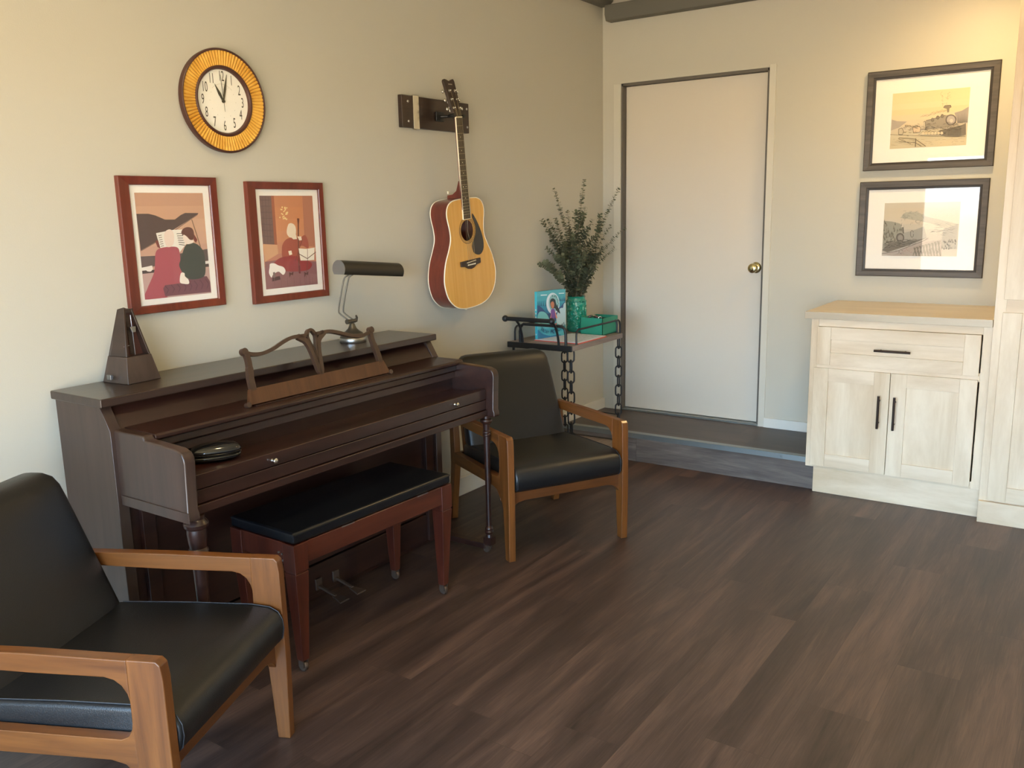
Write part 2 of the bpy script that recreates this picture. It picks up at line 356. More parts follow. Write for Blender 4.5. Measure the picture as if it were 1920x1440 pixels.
# beams under the ceiling
bb = MB(); bb.prism([(-.085, 2.60), (-.07, 2.565), (-.001, 2.565), (-.001, 2.655), (-.085, 2.655)], 'x', .056, 2.28)
struct(bb.build('trim_4', M['beam'], bevel=.004), 'dark painted beam along the top of the back wall')
lb = MB(); lb.prism([(.001, 2.655), (.055, 2.655), (.085, 2.68), (.09, 2.72), (.09, CE-.001), (.001, CE-.001)], 'y', WY+.01, -.022)
struct(lb.build('trim_5', M['beam'], bevel=.006), 'dark painted beam along the top of the left wall')
# door
dr = struct(MB().box(.142, 1.035, .04, .08, ZP+.014, DZ1-.018).build('door_1', M['door'], bevel=.002), 'flush pale door with brass knob')
j = MB(); j.box(DX0, DX0+.012, .0005, .1, ZP+.001, DZ1-.001).box(DX1-.010, DX1, .0005, .1, ZP+.001, DZ1-.001).box(DX0, DX1, .0005, .1, DZ1-.016, DZ1-.001).box(DX0, DX1, .085, .099, ZP+.001, DZ1)
j.build('door_jamb', M['jamb'], dr)
for a, b, c in ((.080, DX0-.001, DZ1-.002), (DX1+.002, DX1+.040, DZ1+.014)): MB().box(a, b, -.008, -.0005, ZP, c).build('door_casing', M['casing'], dr, bevel=.0015)
MB().box(DX0, DX1, -.004, .075, ZP+.001, ZP+.011).build('threshold', M['alu'], dr, bevel=.002)
kb = MB(); kb.lathe([(.032, 0), (.032, .003), (.026, .009), (.013, .012), (.012, .03), (.016, .036), (.025, .044), (.028, .055), (.026, .066), (.016, .073), (.009, .0735), (.008, .076), (.0001, .076)], (0,0,0), 28, 'z')
k = kb.build('door_knob', M['brass'], dr, smooth=40); k.matrix_local = wall_back_frame(.992, 1.102, .04)
MB().box(1.0355, 1.0368, .036, .045, 1.02, 1.10).build('latch_plate', M['steel'], dr)

# ------------------------------------------------------------------ framed pictures
def quadmap(q, w, h):
    """pixel quad TL,TR,BR,BL -> local coords centred, width w, height h"""
    TL, TR, BR, BL = [Vector(p) for p in q]
    def f(p):
        p = Vector(p); s, t = .5, .5
        for _ in range(12):
            c = TL*(1-s)*(1-t)+TR*s*(1-t)+BR*s*t+BL*(1-s)*t-p
            ds = (TR-TL)*(1-t)+(BR-BL)*t; dt = (BL-TL)*(1-s)+(BR-TR)*s
            det = ds.x*dt.y-ds.y*dt.x
            if abs(det) < 1e-9: break
            s -= (c.x*dt.y-c.y*dt.x)/det; t -= (ds.x*c.y-ds.y*c.x)/det
        s = min(max(s, 0), 1); t = min(max(t, 0), 1)
        return ((s-.5)*w, (.5-t)*h)
    return f
def picture(name, M4, W, H, inner, prnt, depth, mats, label, art):
    r = empty(name, matrix=M4, label=label, cat='picture', group=None)
    x0, x1, y0, y1 = inner; f = MB(); ow, oh = W/2, H/2
    prof = [(0, 0, 0), (0, 0, 1), (1, 1, .8)]
    O = [(-ow, -oh), (ow, -oh), (ow, oh), (-ow, oh)]; I = [(x0, y0), (x1, y0), (x1, y1), (x0, y1)]
    lp = lambda a, b, t: (a[0]*(1-t)+b[0]*t, a[1]*(1-t)+b[1]*t)
    steps = mats['prof']                            # (t from outside, height)
    for i in range(4):
        jn = (i+1) % 4
        vs = []
        for t, z in steps:
            a = lp(O[i], I[i], t); b = lp(O[jn], I[jn], t); vs += [(*a, z), (*b, z)]
        n_ = len(steps); fs = [(2*q, 2*q+1, 2*q+3, 2*q+2) for q in range(n_-1)]+[(2*(n_-1), 2*(n_-1)+1, 1, 0)]
        f.add(vs, fs)
        if mats.get('lip') is not None:
            f.m[-len(fs):] = [mats['lip'].get(q, 0) for q in range(len(fs))]
    f.build('frame', mats['frame'], r)
    MB().box(x0-.004, x1+.004, y0-.004, y1+.004, .002, depth*.35).build('mat_board', M['matb'], r)
    zb = depth*.35+.0006; px0, px1, py0, py1 = prnt
    a = MB(); ms = []
    def mi(c):
        m_ = pc(*c)
        if m_ not in ms: ms.append(m_)
        return ms.index(m_)
    art(a, mi, quadmap, px0, px1, py0, py1, zb)
    a.build('print', ms, r)
    MB().box(x0-.002, x1+.002, y0-.002, y1+.002, depth*.35+.0062, depth*.35+.0074).build('glass', M['glass'], r)
    return r
class Art:
    def __init__(s, a, mi, quad, x0, x1, y0, y1, z):
        s.a, s.mi = a, mi; s.f = quadmap(quad, x1-x0, y1-y0); s.c = ((x0+x1)/2, (y0+y1)/2); s.z = z; s.ext = (x0, x1, y0, y1)
        s.n = 0
    def P(s, p): q = s.f(p); return (q[0]+s.c[0], q[1]+s.c[1])
    def bg(s, cols):
        x0, x1, y0, y1 = s.ext; n_ = len(cols)
        for i, c in enumerate(cols):
            ya = y1-(y1-y0)*i/n_; yb = y1-(y1-y0)*(i+1)/n_
            s.a.add([(x0, yb, s.z), (x1, yb, s.z), (x1, ya, s.z), (x0, ya, s.z)], [(0,1,2,3)], s.mi(c))
    def poly(s, pts, c, smooth=False):
        s.n += 1; z = s.z+.0002+s.n*.000026
        if smooth: pts = spline([(p[0], p[1], 0) for p in pts], 5, True)
        q = [s.P(p[:2]) for p in pts]; clean = [q[0]]
        for p in q[1:]:
            if abs(p[0]-clean[-1][0])+abs(p[1]-clean[-1][1]) > 1e-5: clean.append(p)
        s.a.add([(p[0], p[1], z) for p in clean], [tuple(range(len(clean)))], s.mi(c))
    def line(s, pts, w, c):
        s.n += 1; z = s.z+.0002+s.n*.000026; q = [s.P(p) for p in pts]
        for i in range(len(q)-1):
            a, b = Vector(q[i]), Vector(q[i+1]); t = b-a
            if t.length < 1e-6: continue
            nn = Vector((-t.y, t.x)).normalized()*w*1.9/2
            s.a.add([(*(a+nn), z), (*(b+nn), z), (*(b-nn), z), (*(a-nn), z)], [(0,1,2,3)], s.mi(c))
def circ(cx, cy, rx, ry, n=20, a0=0, a1=2*PI): return [(cx+rx*math.cos(a0+(a1-a0)*i/n), cy+ry*math.sin(a0+(a1-a0)*i/n)) for i in range(n)]
def art_duet(a, mi, qm, x0, x1, y0, y1, z):
    A = Art(a, mi, [(222,236),(738,255),(783,1008),(285,1040)], x0, x1, y0, y1, z)
    A.bg([(196,150,122),(204,158,128),(208,164,134),(206,162,136),(200,156,134),(196,150,132),(190,146,134),(184,142,134)])
    A.poly([(232,392),(320,394),(370,408),(440,441),(515,443),(560,412),(595,397),(700,402),(690,416),(500,520),(380,600),(262,668),(250,560)], (84,66,62))
    A.line([(262,668),(420,582),(690,414)], .0016, (136,106,92))
    A.line([(645,448),(680,560),(708,655)], .0018, (120,92,70))
    A.poly([(258,710),(480,708),(768,672),(773,760),(560,775),(262,795)], (92,76,74))
    A.poly([(262,795),(340,782),(345,815),(266,818)], (238,230,220)); A.poly([(740,765),(775,762),(777,782),(742,785)], (238,230,220))
    A.poly([(266,818),(400,812),(775,784),(778,806),(500,826),(268,842)], (64,50,50))
    A.poly([(268,842),(500,826),(778,806),(783,1008),(285,1040)], (190,156,148))
    A.poly([(372,540),(500,520),(570,520),(620,600),(545,690),(500,660),(400,655)], (240,234,222))
    for i in range(6):
        A.line([(388+i*3,560+i*16),(412+i*3,556+i*16)], .0012, (120,112,100)); A.line([(525+i*3,550+i*16),(575+i*2,548+i*18)], .0014, (110,104,94))
    A.poly([(365,600),(385,590),(402,655),(380,645)], (120,58,48)); A.poly([(660,560),(684,600),(672,625),(655,600)], (120,58,48))
    A.poly([(285,1035),(300,960),(350,840),(360,760),(365,690),(395,655),(480,645),(530,655),(545,700),(550,800),(560,900),(480,960),(430,1000),(440,1030)], (168,78,88), True)
    A.poly([(430,935),(540,925),(560,900),(700,880),(750,878),(775,920),(782,1000),(600,1010),(430,1020),(415,960)], (112,66,76))
    for i in range(8): A.line([(430+i*44,940-i*6),(455+i*44,970-i*5),(440+i*44,1000-i*4)], .0014, (88,48,60))
    A.poly([(600,632),(650,622),(700,650),(735,710),(740,850),(700,892),(600,890),(540,800),(552,740),(575,670)], (62,66,60), True)
    A.poly([(430,560),(440,530),(470,515),(495,530),(505,570),(500,620),(480,645),(450,645),(435,610)], (236,214,198), True)
    A.poly([(560,545),(575,515),(610,503),(645,515),(658,550),(652,595),(620,600),(585,580)], (98,58,48), True)
    A.poly([(575,560),(600,572),(625,598),(652,603),(648,622),(600,630),(575,600)], (240,222,208), True)
    A.poly([(548,850),(575,848),(580,875),(605,900),(608,930),(570,930),(540,915)], (240,230,220), True)
    A.poly([(300,800),(330,782),(340,800),(330,825),(300,822)], (240,230,220), True)
def art_cello(a, mi, qm, x0, x1, y0, y1, z):
    A = Art(a, mi, [(1152,266),(1548,268),(1592,932),(1205,970)], x0, x1, y0, y1, z)
    A.bg([(198,128,88),(204,132,88),(208,136,92),(206,138,98),(200,134,100),(190,124,100),(170,108,96),(150,100,98)])
    A.poly([(1152,266),(1236,267),(1262,630),(1180,625)], (112,84,80)); A.poly([(1236,267),(1256,267),(1282,632),(1262,630)], (160,88,62))
    for i in range(7): A.line([(1158+i*2,300+i*44),(1234+i*3,298+i*46)], .0012, (92,70,70))
    for i in range(3): A.line([(1172+i*22,270),(1192+i*22,622)], .001, (92,70,70))
    A.poly([(1180,628),(1282,632),(1290,700),(1195,760)], (212,160,120))
    A.poly([(1195,760),(1300,745),(1580,760),(1592,932),(1205,970)], (140,94,96))
    A.poly([(1470,268),(1548,268),(1575,650),(1490,640)], (176,112,86))
    random.seed(3)
    for i in range(34):
        u = 1328+random.uniform(-28, 30); v = 395+random.uniform(-48, 48)
        A.poly([(u-4,v-5),(u+5,v-3),(u+3,v+6),(u-5,v+4)], (240,214,150))
    A.poly([(1350,590),(1400,575),(1450,580),(1490,560),(1515,610),(1515,660),(1470,640),(1440,660),(1450,740),(1330,740),(1315,660),(1325,620)], (162,78,62), True)
    A.poly([(1265,760),(1320,725),(1430,720),(1540,770),(1520,820),(1440,835),(1330,830),(1250,800)], (146,50,52), True)
    A.line([(1437,435),(1440,640),(1445,845)], .0035, (112,60,44)); A.poly([(1428,436),(1446,436),(1444,470),(1432,470)], (112,60,44))
    A.line([(1415,755),(1470,590)], .0014, (112,60,44))
    A.poly([(1362,480),(1390,472),(1415,495),(1420,545),(1400,575),(1370,575),(1350,540)], (240,222,196), True)
    A.poly([(1368,560),(1420,555),(1428,590),(1400,592)], (240,222,196)); A.poly([(1430,570),(1460,570),(1465,598),(1445,600)], (240,226,206))
    A.poly([(1362,680),(1385,676),(1392,705),(1370,712)], (240,226,206))
    A.poly([(1440,660),(1500,665),(1565,655),(1562,748),(1508,752),(1455,752)], (240,232,216))
    A.line([(1440,700),(1508,738),(1575,688)], .0016, (104,72,60)); A.line([(1508,665),(1510,750),(1500,880)], .0012, (104,72,60))
    A.poly([(1226,800),(1230,775),(1260,772),(1290,788),(1325,800),(1342,830),(1325,860),(1290,835),(1250,860),(1240,880),(1222,845)], (246,240,232), True)
    A.poly([(1245,880),(1300,868),(1305,895),(1245,910)], (74,46,46)); A.poly([(1250,840),(1265,838),(1268,880),(1252,880)], (120,104,100))
    for u in (1385, 1500): A.poly([(u-16,838),(u,850),(u+16,835),(u+12,865),(u-2,856),(u-14,882)], (84,48,44))
    A.line([(1446,790),(1450,850)], .004, (110,30,34))
    for i in range(7): A.line([(1260+i*48,880),(1264+i*48,950)], .001, (122,80,84))
def art_train(a, mi, qm, x0, x1, y0, y1, z):
    A = Art(a, mi, [(240,395),(1290,315),(1230,1100),(200,1140)], x0, x1, y0, y1, z)
    A.bg([(226,206,158),(228,208,160),(230,210,166),(228,204,156),(224,202,164),(214,196,164),(204,190,164),(202,190,160),(200,188,156),(204,190,156)])
    ink = (96,84,70); ink2 = (138,122,100); dk = (58,50,44)
    random.seed(11)
    A.poly([(225,740),(300,762),(440,770),(330,850),(215,890)], (172,160,146)); A.poly([(1272,575),(1180,630),(1080,660),(1120,800),(1260,800)], (160,150,142))
    for i in range(9): A.poly([(1118+i*15,790),(1124+i*15,660+random.uniform(-20, 30)),(1132+i*15,790)], (122,114,106))
    for i in range(26):
        u = 980+random.uniform(-70, 55); v = 470+random.uniform(-75, 85); r_ = random.uniform(10, 26)
        A.line(circ(u, v, r_, r_, 8, random.uniform(0, 6), random.uniform(3, 6)), .0006, (170,154,116))
    for i in range(16):
        u = 620+i*22; A.line([(u, 720-i*6+random.uniform(-18, 18)),(u+30, 700-i*6+random.uniform(-18, 18)),(u+52, 706-i*6)], .0006, (160,146,118))
    A.poly([(935,590),(955,560),(1030,556),(1038,585),(1015,600),(1010,650),(985,655),(980,604)], (134,120,96)); A.line([(935,590),(955,560),(1030,556),(1038,585)], .0012, dk)
    A.poly([(680,830),(700,760),(760,750),(960,690),(1030,690),(1090,740),(1090,800),(1010,850),(820,870),(690,880)], (150,140,124))
    A.line([(700,760),(780,742),(960,690)], .0012, dk)
    A.poly(circ(1035, 755, 68, 72), (120,110,104)); A.poly(circ(1035, 755, 54, 58), (176,166,158)); A.poly(circ(1040, 765, 22, 24), (206,196,182)); A.line(circ(1035,755,68,72,24)+[(1103,755)], .0011, dk)
    for c in ((860,720),(920,700),(790,750)): A.poly(circ(c[0], c[1], 20, 24), (124,114,98)); A.line(circ(c[0], c[1], 20, 24, 14), .0007, dk)
    A.poly([(665,780),(690,765),(700,870),(630,880),(620,860),(660,850)], (196,182,156)); A.line([(665,780),(690,765),(700,870),(630,880)], .001, dk)
    A.poly([(520,850),(610,838),(630,860),(622,915),(530,925)], (214,190,158)); A.line([(520,850),(610,838),(630,860),(622,915),(530,925),(520,850)], .001, dk)
    A.poly([(325,870),(370,855),(395,900),(380,945),(325,945)], (190,176,150)); A.line([(325,870),(370,855),(395,900),(380,945),(325,945),(325,870)], .001, dk)
    A.poly([(900,890),(1000,870),(1170,830),(1230,800),(1230,960),(1120,985),(960,975),(820,940)], (116,108,94))
    for i in range(18): A.line([(1000+i*10,872-i*2.5),(992+i*10,970)], .0007, (74,68,60))
    for i in range(120):
        u = random.uniform(380, 1180); v = 895+random.uniform(-85, 70)-(u-400)*.05
        A.line([(u,v),(u+random.uniform(20, 55),v+random.uniform(-18, 18))], .0008, random.choice([ink, dk, ink2]))
    for i in range(7):
        u = 640+i*42; A.poly([(u,930),(u+16,908),(u+38,915),(u+42,945),(u+15,955)], random.choice([(206,188,152),(214,198,166)])); A.line([(u,930),(u+16,908),(u+38,915)], .0006, dk)
    A.line([(210,945),(600,965),(1000,985),(1225,985)], .001, ink)
    A.line([(330,990),(560,1010),(700,1110)], .0016, ink); A.line([(330,1040),(560,1060),(640,1110)], .0014, ink); A.line([(565,1000),(560,1115)], .0022, ink); A.line([(320,1000),(500,1075)], .0012, ink)
    for i in range(40):
        u = random.uniform(215, 1215); v = random.uniform(1000, 1095); A.line([(u,v),(u+random.uniform(15, 60),v+random.uniform(-6, 6))], .0005, ink2)
def art_trestle(a, mi, qm, x0, x1, y0, y1, z):
    A = Art(a, mi, [(300,310),(1370,290),(1305,1065),(245,1060)], x0, x1, y0, y1, z)
    A.bg([(200,188,166),(202,188,162),(204,190,164),(204,190,166),(196,186,166),(184,176,160),(180,172,158),(182,174,160),(184,176,162),(186,178,164)])
    ink = (84,78,70); dk = (52,48,44); lt = (138,132,118)
    random.seed(21)
    A.poly([(520,520),(600,440),(760,430),(900,500),(1150,560),(1340,610),(1330,720),(1100,640),(800,560)], (176,170,150))
    A.poly([(280,560),(400,570),(520,600),(560,700),(480,860),(262,960)], (150,146,130))
    for i in range(70):
        u = random.uniform(275, 540); v = random.uniform(580, 900); h = random.uniform(30, 60)
        A.poly([(u-10,v),(u,v-h),(u+10,v)], random.choice([(112,106,92),(94,90,78),(132,126,110)]))
    A.poly([(1130,680),(1330,610),(1325,960),(1080,960)], (150,146,136))
    for i in range(40):
        u = random.uniform(540, 900); v = random.uniform(440, 640); r_ = random.uniform(12, 34); A.line(circ(u, v, r_*1.4, r_, 8, random.uniform(0, 6), random.uniform(3, 6)), .0007, (140,136,124))
    A.poly([(530,740),(700,700),(860,640),(900,800),(700,860),(540,850)], (156,152,142))
    A.poly(circ(520, 800, 54, 62), (104,98,90)); A.poly(circ(522, 802, 36, 42), (140,134,124)); A.line(circ(520,800,54,62,24)+[(574,800)], .0014, dk)
    A.line([(560,650),(566,740)], .004, (100,94,86)); A.line(circ(690,745,22,50,14), .001, dk)
    A.poly([(250,980),(380,860),(560,850),(760,830),(900,800),(640,910),(330,1010)], (112,106,96))
    for i in range(60):
        u = random.uniform(270, 700); v = 900+random.uniform(-40, 60)-(u-270)*.12; A.line([(u,v),(u+random.uniform(20, 60),v+random.uniform(-20, 12))], .001, random.choice([dk, ink, (130,124,112)]))
    A.poly([(250,1030),(480,990),(860,840),(920,800),(930,830),(700,935),(360,1055)], (172,158,148)); A.line([(250,1030),(480,990),(860,840),(920,800)], .001, dk)
    A.poly([(360,1060),(700,935),(900,850),(1100,830),(1100,1062)], (168,154,144))
    for i in range(9):
        u = 720+i*42; A.line([(u,940-i*12),(u+30,1060)], .0035, (110,104,92)); A.line([(u+30,930-i*12),(u-20,1060)], .002, (124,118,104))
    for i in range(46):
        u = random.uniform(420, 1080); v = random.uniform(960, 1060); A.line([(u,v),(u+random.uniform(-20, 30),v+random.uniform(-30, 10))], .0009, random.choice([(150,112,104), dk, lt]))
    for i in range(26):
        u = random.uniform(1110, 1300); v = random.uniform(820, 980); A.poly([(u-8,v),(u,v-34),(u+8,v)], random.choice([(110,106,98),(130,126,116)]))
    for i in range(30):
        u = random.uniform(900, 1300); v = random.uniform(600, 760); A.line([(u,v),(u+50,v+random.uniform(-14, 14))], .0007, lt)
red = dict(prof=[(0, 0), (0, .016), (.08, .018), (.9, .014), (1, .010), (1, .004)], frame=M['redwood'])
c1 = (-3.1275, 1.367)
picture('framed_picture', wall_left_frame(*c1), .386, .460, (-3.276-c1[0], -2.963-c1[0], 1.164-c1[1], 1.568-c1[1]), (-3.2575-c1[0], -2.989-c1[0], 1.1845-c1[1], 1.5425-c1[1]), .014, red,
        'cherry red framed picture of two people seated at a grand piano', art_duet)
c2 = (-2.608, 1.355)
picture('framed_picture', wall_left_frame(*c2), .388, .462, (-2.755-c2[0], -2.437-c2[0], 1.1515-c2[1], 1.558-c2[1]), (-2.7355-c2[0], -2.466-c2[0], 1.176-c2[1], 1.534-c2[1]), .014, red,
        'cherry red framed picture of a cellist in red with a white dog', art_cello)
gry = dict(prof=[(0, 0), (0, .020), (.06, .022), (.07, .020), (.70, .018), (.74, .014), (1, .012), (1, .004)], frame=[M['greywood'], M['greywood_d']], lip={0: 1, 1: 1, 5: 1, 6: 1})
c3 = (1.8785, 1.8735)
picture('framed_picture', wall_back_frame(*c3), .611, .498, (1.614-c3[0], 2.140-c3[0], 1.663-c3[1], 2.081-c3[1]), (1.6975-c3[0], 2.055-c3[0], 1.732-c3[1], 2.008-c3[1]), .014, gry,
        'upper grey wood framed print, a steam train with tall smoke under yellow sky', art_train)
c4 = (1.870, 1.3205)
picture('framed_picture', wall_back_frame(*c4), .612, .494, (1.608-c4[0], 2.133-c4[0], 1.112-c4[1], 1.525-c4[1]), (1.690-c4[0], 2.051-c4[0], 1.181-c4[1], 1.456-c4[1]), .014, gry,
        'grey wood framed print of a train crossing a trestle bridge, just above the cabinet', art_trestle)

# ------------------------------------------------------------------ wall clock
ck = empty('wall_clock', matrix=wall_left_frame(-2.872, 1.867), label='round wall clock with ribbed gold bezel, brown rim and black numerals', cat='clock')
ck.scale = (1, 1, .78)
ro, ri, rd = .180, .123, .110
MB().lathe([(ro-.010, 0), (ro, .006), (ro+.002, .024), (ro+.001, .032), (ro-.003, .035), (ro-.006, .033), (ro-.006, .022)], n=96, caps=False).build('outer_rim', M['clockrim'], ck, smooth=40)
bz = MB(); NS = 84
vs = []; fs = []; prf = [(0, -.0015), (.10, .0022), (.30, .0042), (.50, .0048), (.70, .0042), (.90, .0022)]
for i in range(NS):
    for (t, h) in prf:
        a = 2*PI*(i+t)/NS
        vs += [((ro-.005)*math.cos(a), (ro-.005)*math.sin(a), .026+h), ((ri-.002)*math.cos(a), (ri-.002)*math.sin(a), .023+h*.75)]
NT = NS*len(prf)
for i in range(NT):
    j_ = (i+1) % NT; fs.append((2*i, 2*j_, 2*j_+1, 2*i+1))
bz.add(vs, fs).build('ribbed_bezel', M['clockgold'], ck)
MB().lathe([(ri, .020), (ri+.0005, .028), (ri-.004, .032), (ri-.009, .030), (rd, .022), (rd, .014)], n=96, caps=False).build('inner_ring', M['clockrim'], ck, smooth=40)
MB().lathe([(rd+.002, .010), (rd+.002, .0145)], n=64).build('dial', M['dial'], ck)
for h in range(1, 13):
    nm = MB(); a = PI/2-h*PI/6; put_text(nm, str(h), .050, math.cos(a)*.086, math.sin(a)*.086, .0155, sx=.50)
    nm.build('numeral', M['ink'], ck)
for i in range(12): a = i*PI/6; MB().lathe([(.0012, .0151), (.0001, .0153)], (math.cos(a)*.056, math.sin(a)*.056, 0), 8).build('hour_dot', M['ink_soft'], ck)
dc = MB()
dc.ribbon([(.060*math.cos(a), .060*math.sin(a)) for a in [PI*(.25+.5*i/20) for i in range(21)]], .0007, .0150, .0153)
dc.build('dial_arc', M['ink_soft'], ck)
def hand(name, ang, ln, w, z, tail=0):
    a = math.radians(90-ang); c, s_ = math.cos(a), math.sin(a)
    pts = [(-tail, -w*.25), (0, -w*.3), (ln*.12, -w*.35), (ln*.45, -w/2), (ln, -.0005), (ln, .0005), (ln*.45, w/2), (ln*.12, w*.35), (0, w*.3), (-tail, w*.25)]
    MB().prism([(x*c-y*s_, x*s_+y*c) for x, y in pts], 'z', z, z+.0012).build(name, M['ink'], ck)
hand('hour_hand', 331, .066, .0115, .0170); hand('minute_hand', 13, .097, .010, .0185); hand('second_hand', 356, .092, .0018, .0200, .036)
MB().lathe([(.0055, .015), (.0055, .0225), (.0001, .023)], n=16).build('hand_boss', M['ink'], ck, smooth=40)
MB().lathe([(rd+.001, .0255), (rd*.6, .0275), (.0001, .028)], n=64, caps=False).build('glass', M['glass'], ck, smooth=60)

# ------------------------------------------------------------------ guitar and its wall hanger
pl = empty('guitar_hanger', matrix=wall_left_frame(-1.665, 1.9085), label='dark wooden wall plate with padded hook holding up the guitar', cat='hanger')
MB().box(-.248, .248, -.0705, .0705, 0.0005, .024).build('back_plate', M['plate'], pl, bevel=.003)
st = MB(); st.box(-.172, -.132, -.074, .074, .0245, .0265)
for y in (-.0735, .0735): st.tube([(-.165, y, .012), (-.139, y, .012)], .0035)
st.build('metal_strap', M['chrome'], pl, bevel=.001)
for x in (-.205, .232):
    for y in (-.042, .044): MB().lathe([(.0062, .024), (.005, .0262), (.0001, .027)], (x, y, 0), 12).build('screw', M['steel'], pl, smooth=40)
hx, hy = .034, -.008
MB().box(hx-.05, hx+.008, hy-.022, hy+.022, .0245, .034).build('hook_base', M['black'], pl, bevel=.003)
hk = MB(); hk.tube(spline([(hx-.02, hy, .034), (hx-.005, hy, .065), (hx, hy, .085)], 4), .007)
for s_ in (-1, 1): hk.tube(spline([(hx, hy, .085), (hx+s_*.026, hy-.002, .090), (hx+s_*.036, hy-.002, .112), (hx+s_*.036, hy, .132)], 5), .0085)
hk.build('padded_hook', M['black'], pl, smooth=50)
gz, gy = 1.369, -1.597
TH = math.radians(5.0)
gm = Matrix.Translation((0.0, gy, gz)) @ Matrix.Rotation(TH, 4, 'X') @ basis((0,0,0), (0,1,0), (0,0,1), (1,0,0))
g = empty('acoustic_guitar', matrix=gm, label='acoustic guitar with amber spruce top hanging on the wall', cat='guitar')
half = [(0, -.374), (.07, -.370), (.135, -.350), (.184, -.305), (.205, -.245), (.204, -.195), (.186, -.135), (.158, -.085), (.138, -.045), (.132, -.015), (.136, .025), (.145, .065), (.146, .098), (.132, .128), (.100, .146), (.05, .151), (0, .152)]
hs = spline([(a, b, 0) for a, b in half], 4); outl = [(p[0], p[1]) for p in hs]+[(-p[0], p[1]) for p in hs[::-1][1:-1]]
ZB, ZF = .030, .130
fm = MB(); n_ = len(outl)
fm.add([(x, y, ZB) for x, y in outl]+[(x, y, ZF-.002) for x, y in outl], [(i, (i+1) % n_, n_+(i+1) % n_, n_+i) for i in range(n_)]+[tuple(range(n_))[::-1]])
fm.build('body', M['gside'], g, smooth=40)
top = MB(); fillpoly(top, [(x*.998, y*.999) for x, y in outl], [circ(0, 0, .050, .050, 40)], ZF-.003, ZF)
top.build('soundboard', M['spruce'], g)
bd = MB(); bd.tube([(x, y, ZF-.0015) for x, y in outl], .0028, 6, closed=True); bd.build('front_binding', M['ivory'], g, smooth=60)
bd = MB(); bd.tube([(x, y, ZB+.0005) for x, y in outl], .0028, 6, closed=True); bd.build('back_binding', M['ivory'], g, smooth=60)
rz = MB()
for r_, w in ((.0535, .0015), (.0575, .0012), (.0625, .0022)): rz.ribbon(circ(0, 0, r_, r_, 48)+[(r_, 0)], w, ZF, ZF+.0004)
rz.build('rosette', M['pick'], g)
pg = [(.050, .076), (.075, .045), (.097, .008), (.116, -.038), (.122, -.078), (.114, -.108), (.090, -.126), (.060, -.124), (.034, -.108), (.026, -.082), (.034, -.062), (.052, -.040), (.064, -.018), (.066, .008), (.058, .034), (.046, .056)]
pgs = spline([(a, b, 0) for a, b in pg], 3, True); q = MB(); fillpoly(q, [(p[0], p[1]) for p in pgs], [], ZF+.0002, ZF+.0016); q.build('pickguard', M['pick'], g)
bp = [(-.078, -.142), (.078, -.142), (.078, -.166), (.045, -.170), (.022, -.182), (0, -.186), (-.022, -.182), (-.045, -.170), (-.078, -.166)]
q = MB(); fillpoly(q, bp, [], ZF, ZF+.009); br = q.build('bridge', M['rosew'], g, bevel=.0015)
MB().add([], []).hexa([(-.036, -.1535, ZF+.009), (.036, -.149, ZF+.009), (.036, -.1465, ZF+.009), (-.036, -.151, ZF+.009)], [(-.036, -.1535, ZF+.013), (.036, -.149, ZF+.013), (.036, -.1465, ZF+.013), (-.036, -.151, ZF+.013)]).build('saddle', M['ivory'], br)
for i in range(6): MB().ball((-.027+i*.0108, -.164, ZF+.0105), .0036, 10).build('bridge_pin', M['ivory'], br, smooth=60)
# neck, fingerboard, frets
nt = .522
NZ = ZF+.006
nk = MB(); sec = [(.10, .030, .020), (.16, .030, .020), (.30, .0265, .022), (nt, .0225, .022)]
vs = []; fs = []
for (t, hw, dp) in sec:
    for k_ in range(9): a = PI*k_/8; vs.append((hw*math.cos(a), t, NZ-.001-dp*math.sin(a)))
for i in range(len(sec)-1):
    for k_ in range(8): fs.append((i*9+k_, i*9+k_+1, (i+1)*9+k_+1, (i+1)*9+k_))
    fs.append((i*9, i*9+8, (i+1)*9+8, (i+1)*9))
fs += [tuple(range(9)), tuple(27+k_ for k_ in range(9))]
nk.add(vs, fs)
nk.prism([(.153, ZB+.012), (.170, ZB+.014), (.173, ZF-.055), (.190, ZF-.030), (.235, NZ-.018), (.235, NZ-.005), (.153, NZ-.005)], 'x', -.022, .022)
nk.build('neck', M['gside'], g, smooth=40)
fb = MB(); fb.hexa([(-.0275, .056, ZF), (.0275, .056, ZF), (.0215, nt, ZF), (-.0215, nt, ZF)], [(-.0275, .056, NZ), (.0275, .056, NZ), (.0215, nt, NZ), (-.0215, nt, NZ)]); fb_o = fb.build('fingerboard', M['rosew'], g)
eb = MB()
for s_ in (-1, 1): eb.hexa([(s_*.0275, .055, ZF-.0005), (s_*.0295, .055, ZF-.0005), (s_*.0233, nt, ZF-.0005), (s_*.0215, nt, ZF-.0005)], [(s_*.0275, .055, NZ+.0004), (s_*.0295, .055, NZ+.0004), (s_*.0233, nt, NZ+.0004), (s_*.0215, nt, NZ+.0004)])
eb.box(-.0295, .0295, .0535, .0558, ZF, NZ+.0004); eb.build('fingerboard_binding', M['ivory'], fb_o)
SC = .65
for k_ in range(1, 21):
    t = nt-SC*(1-2**(-k_/12)); hw = .0215+(nt-t)/(nt-.056)*.006
    if t > .06: MB().box(-hw, hw, t-.0009, t+.0009, NZ, NZ+.0011).build('fret', M['fretm'], fb_o)
for k_ in (3, 5, 7, 9, 12, 15):
    t = nt-SC*(1-2**(-(k_-.5)/12))
    for x in ((-.011, .011) if k_ in (12,) else (0,)): MB().lathe([(.0028, NZ), (.0028, NZ+.0003)], (x, t, 0), 10).build('inlay', M['ivory'], fb_o)
MB().box(-.0222, .0222, nt, nt+.005, ZF, NZ+.003).build('nut', M['ivory'], g)
HT = math.radians(13)
hd = empty('x'); bpy.data.objects.remove(hd)
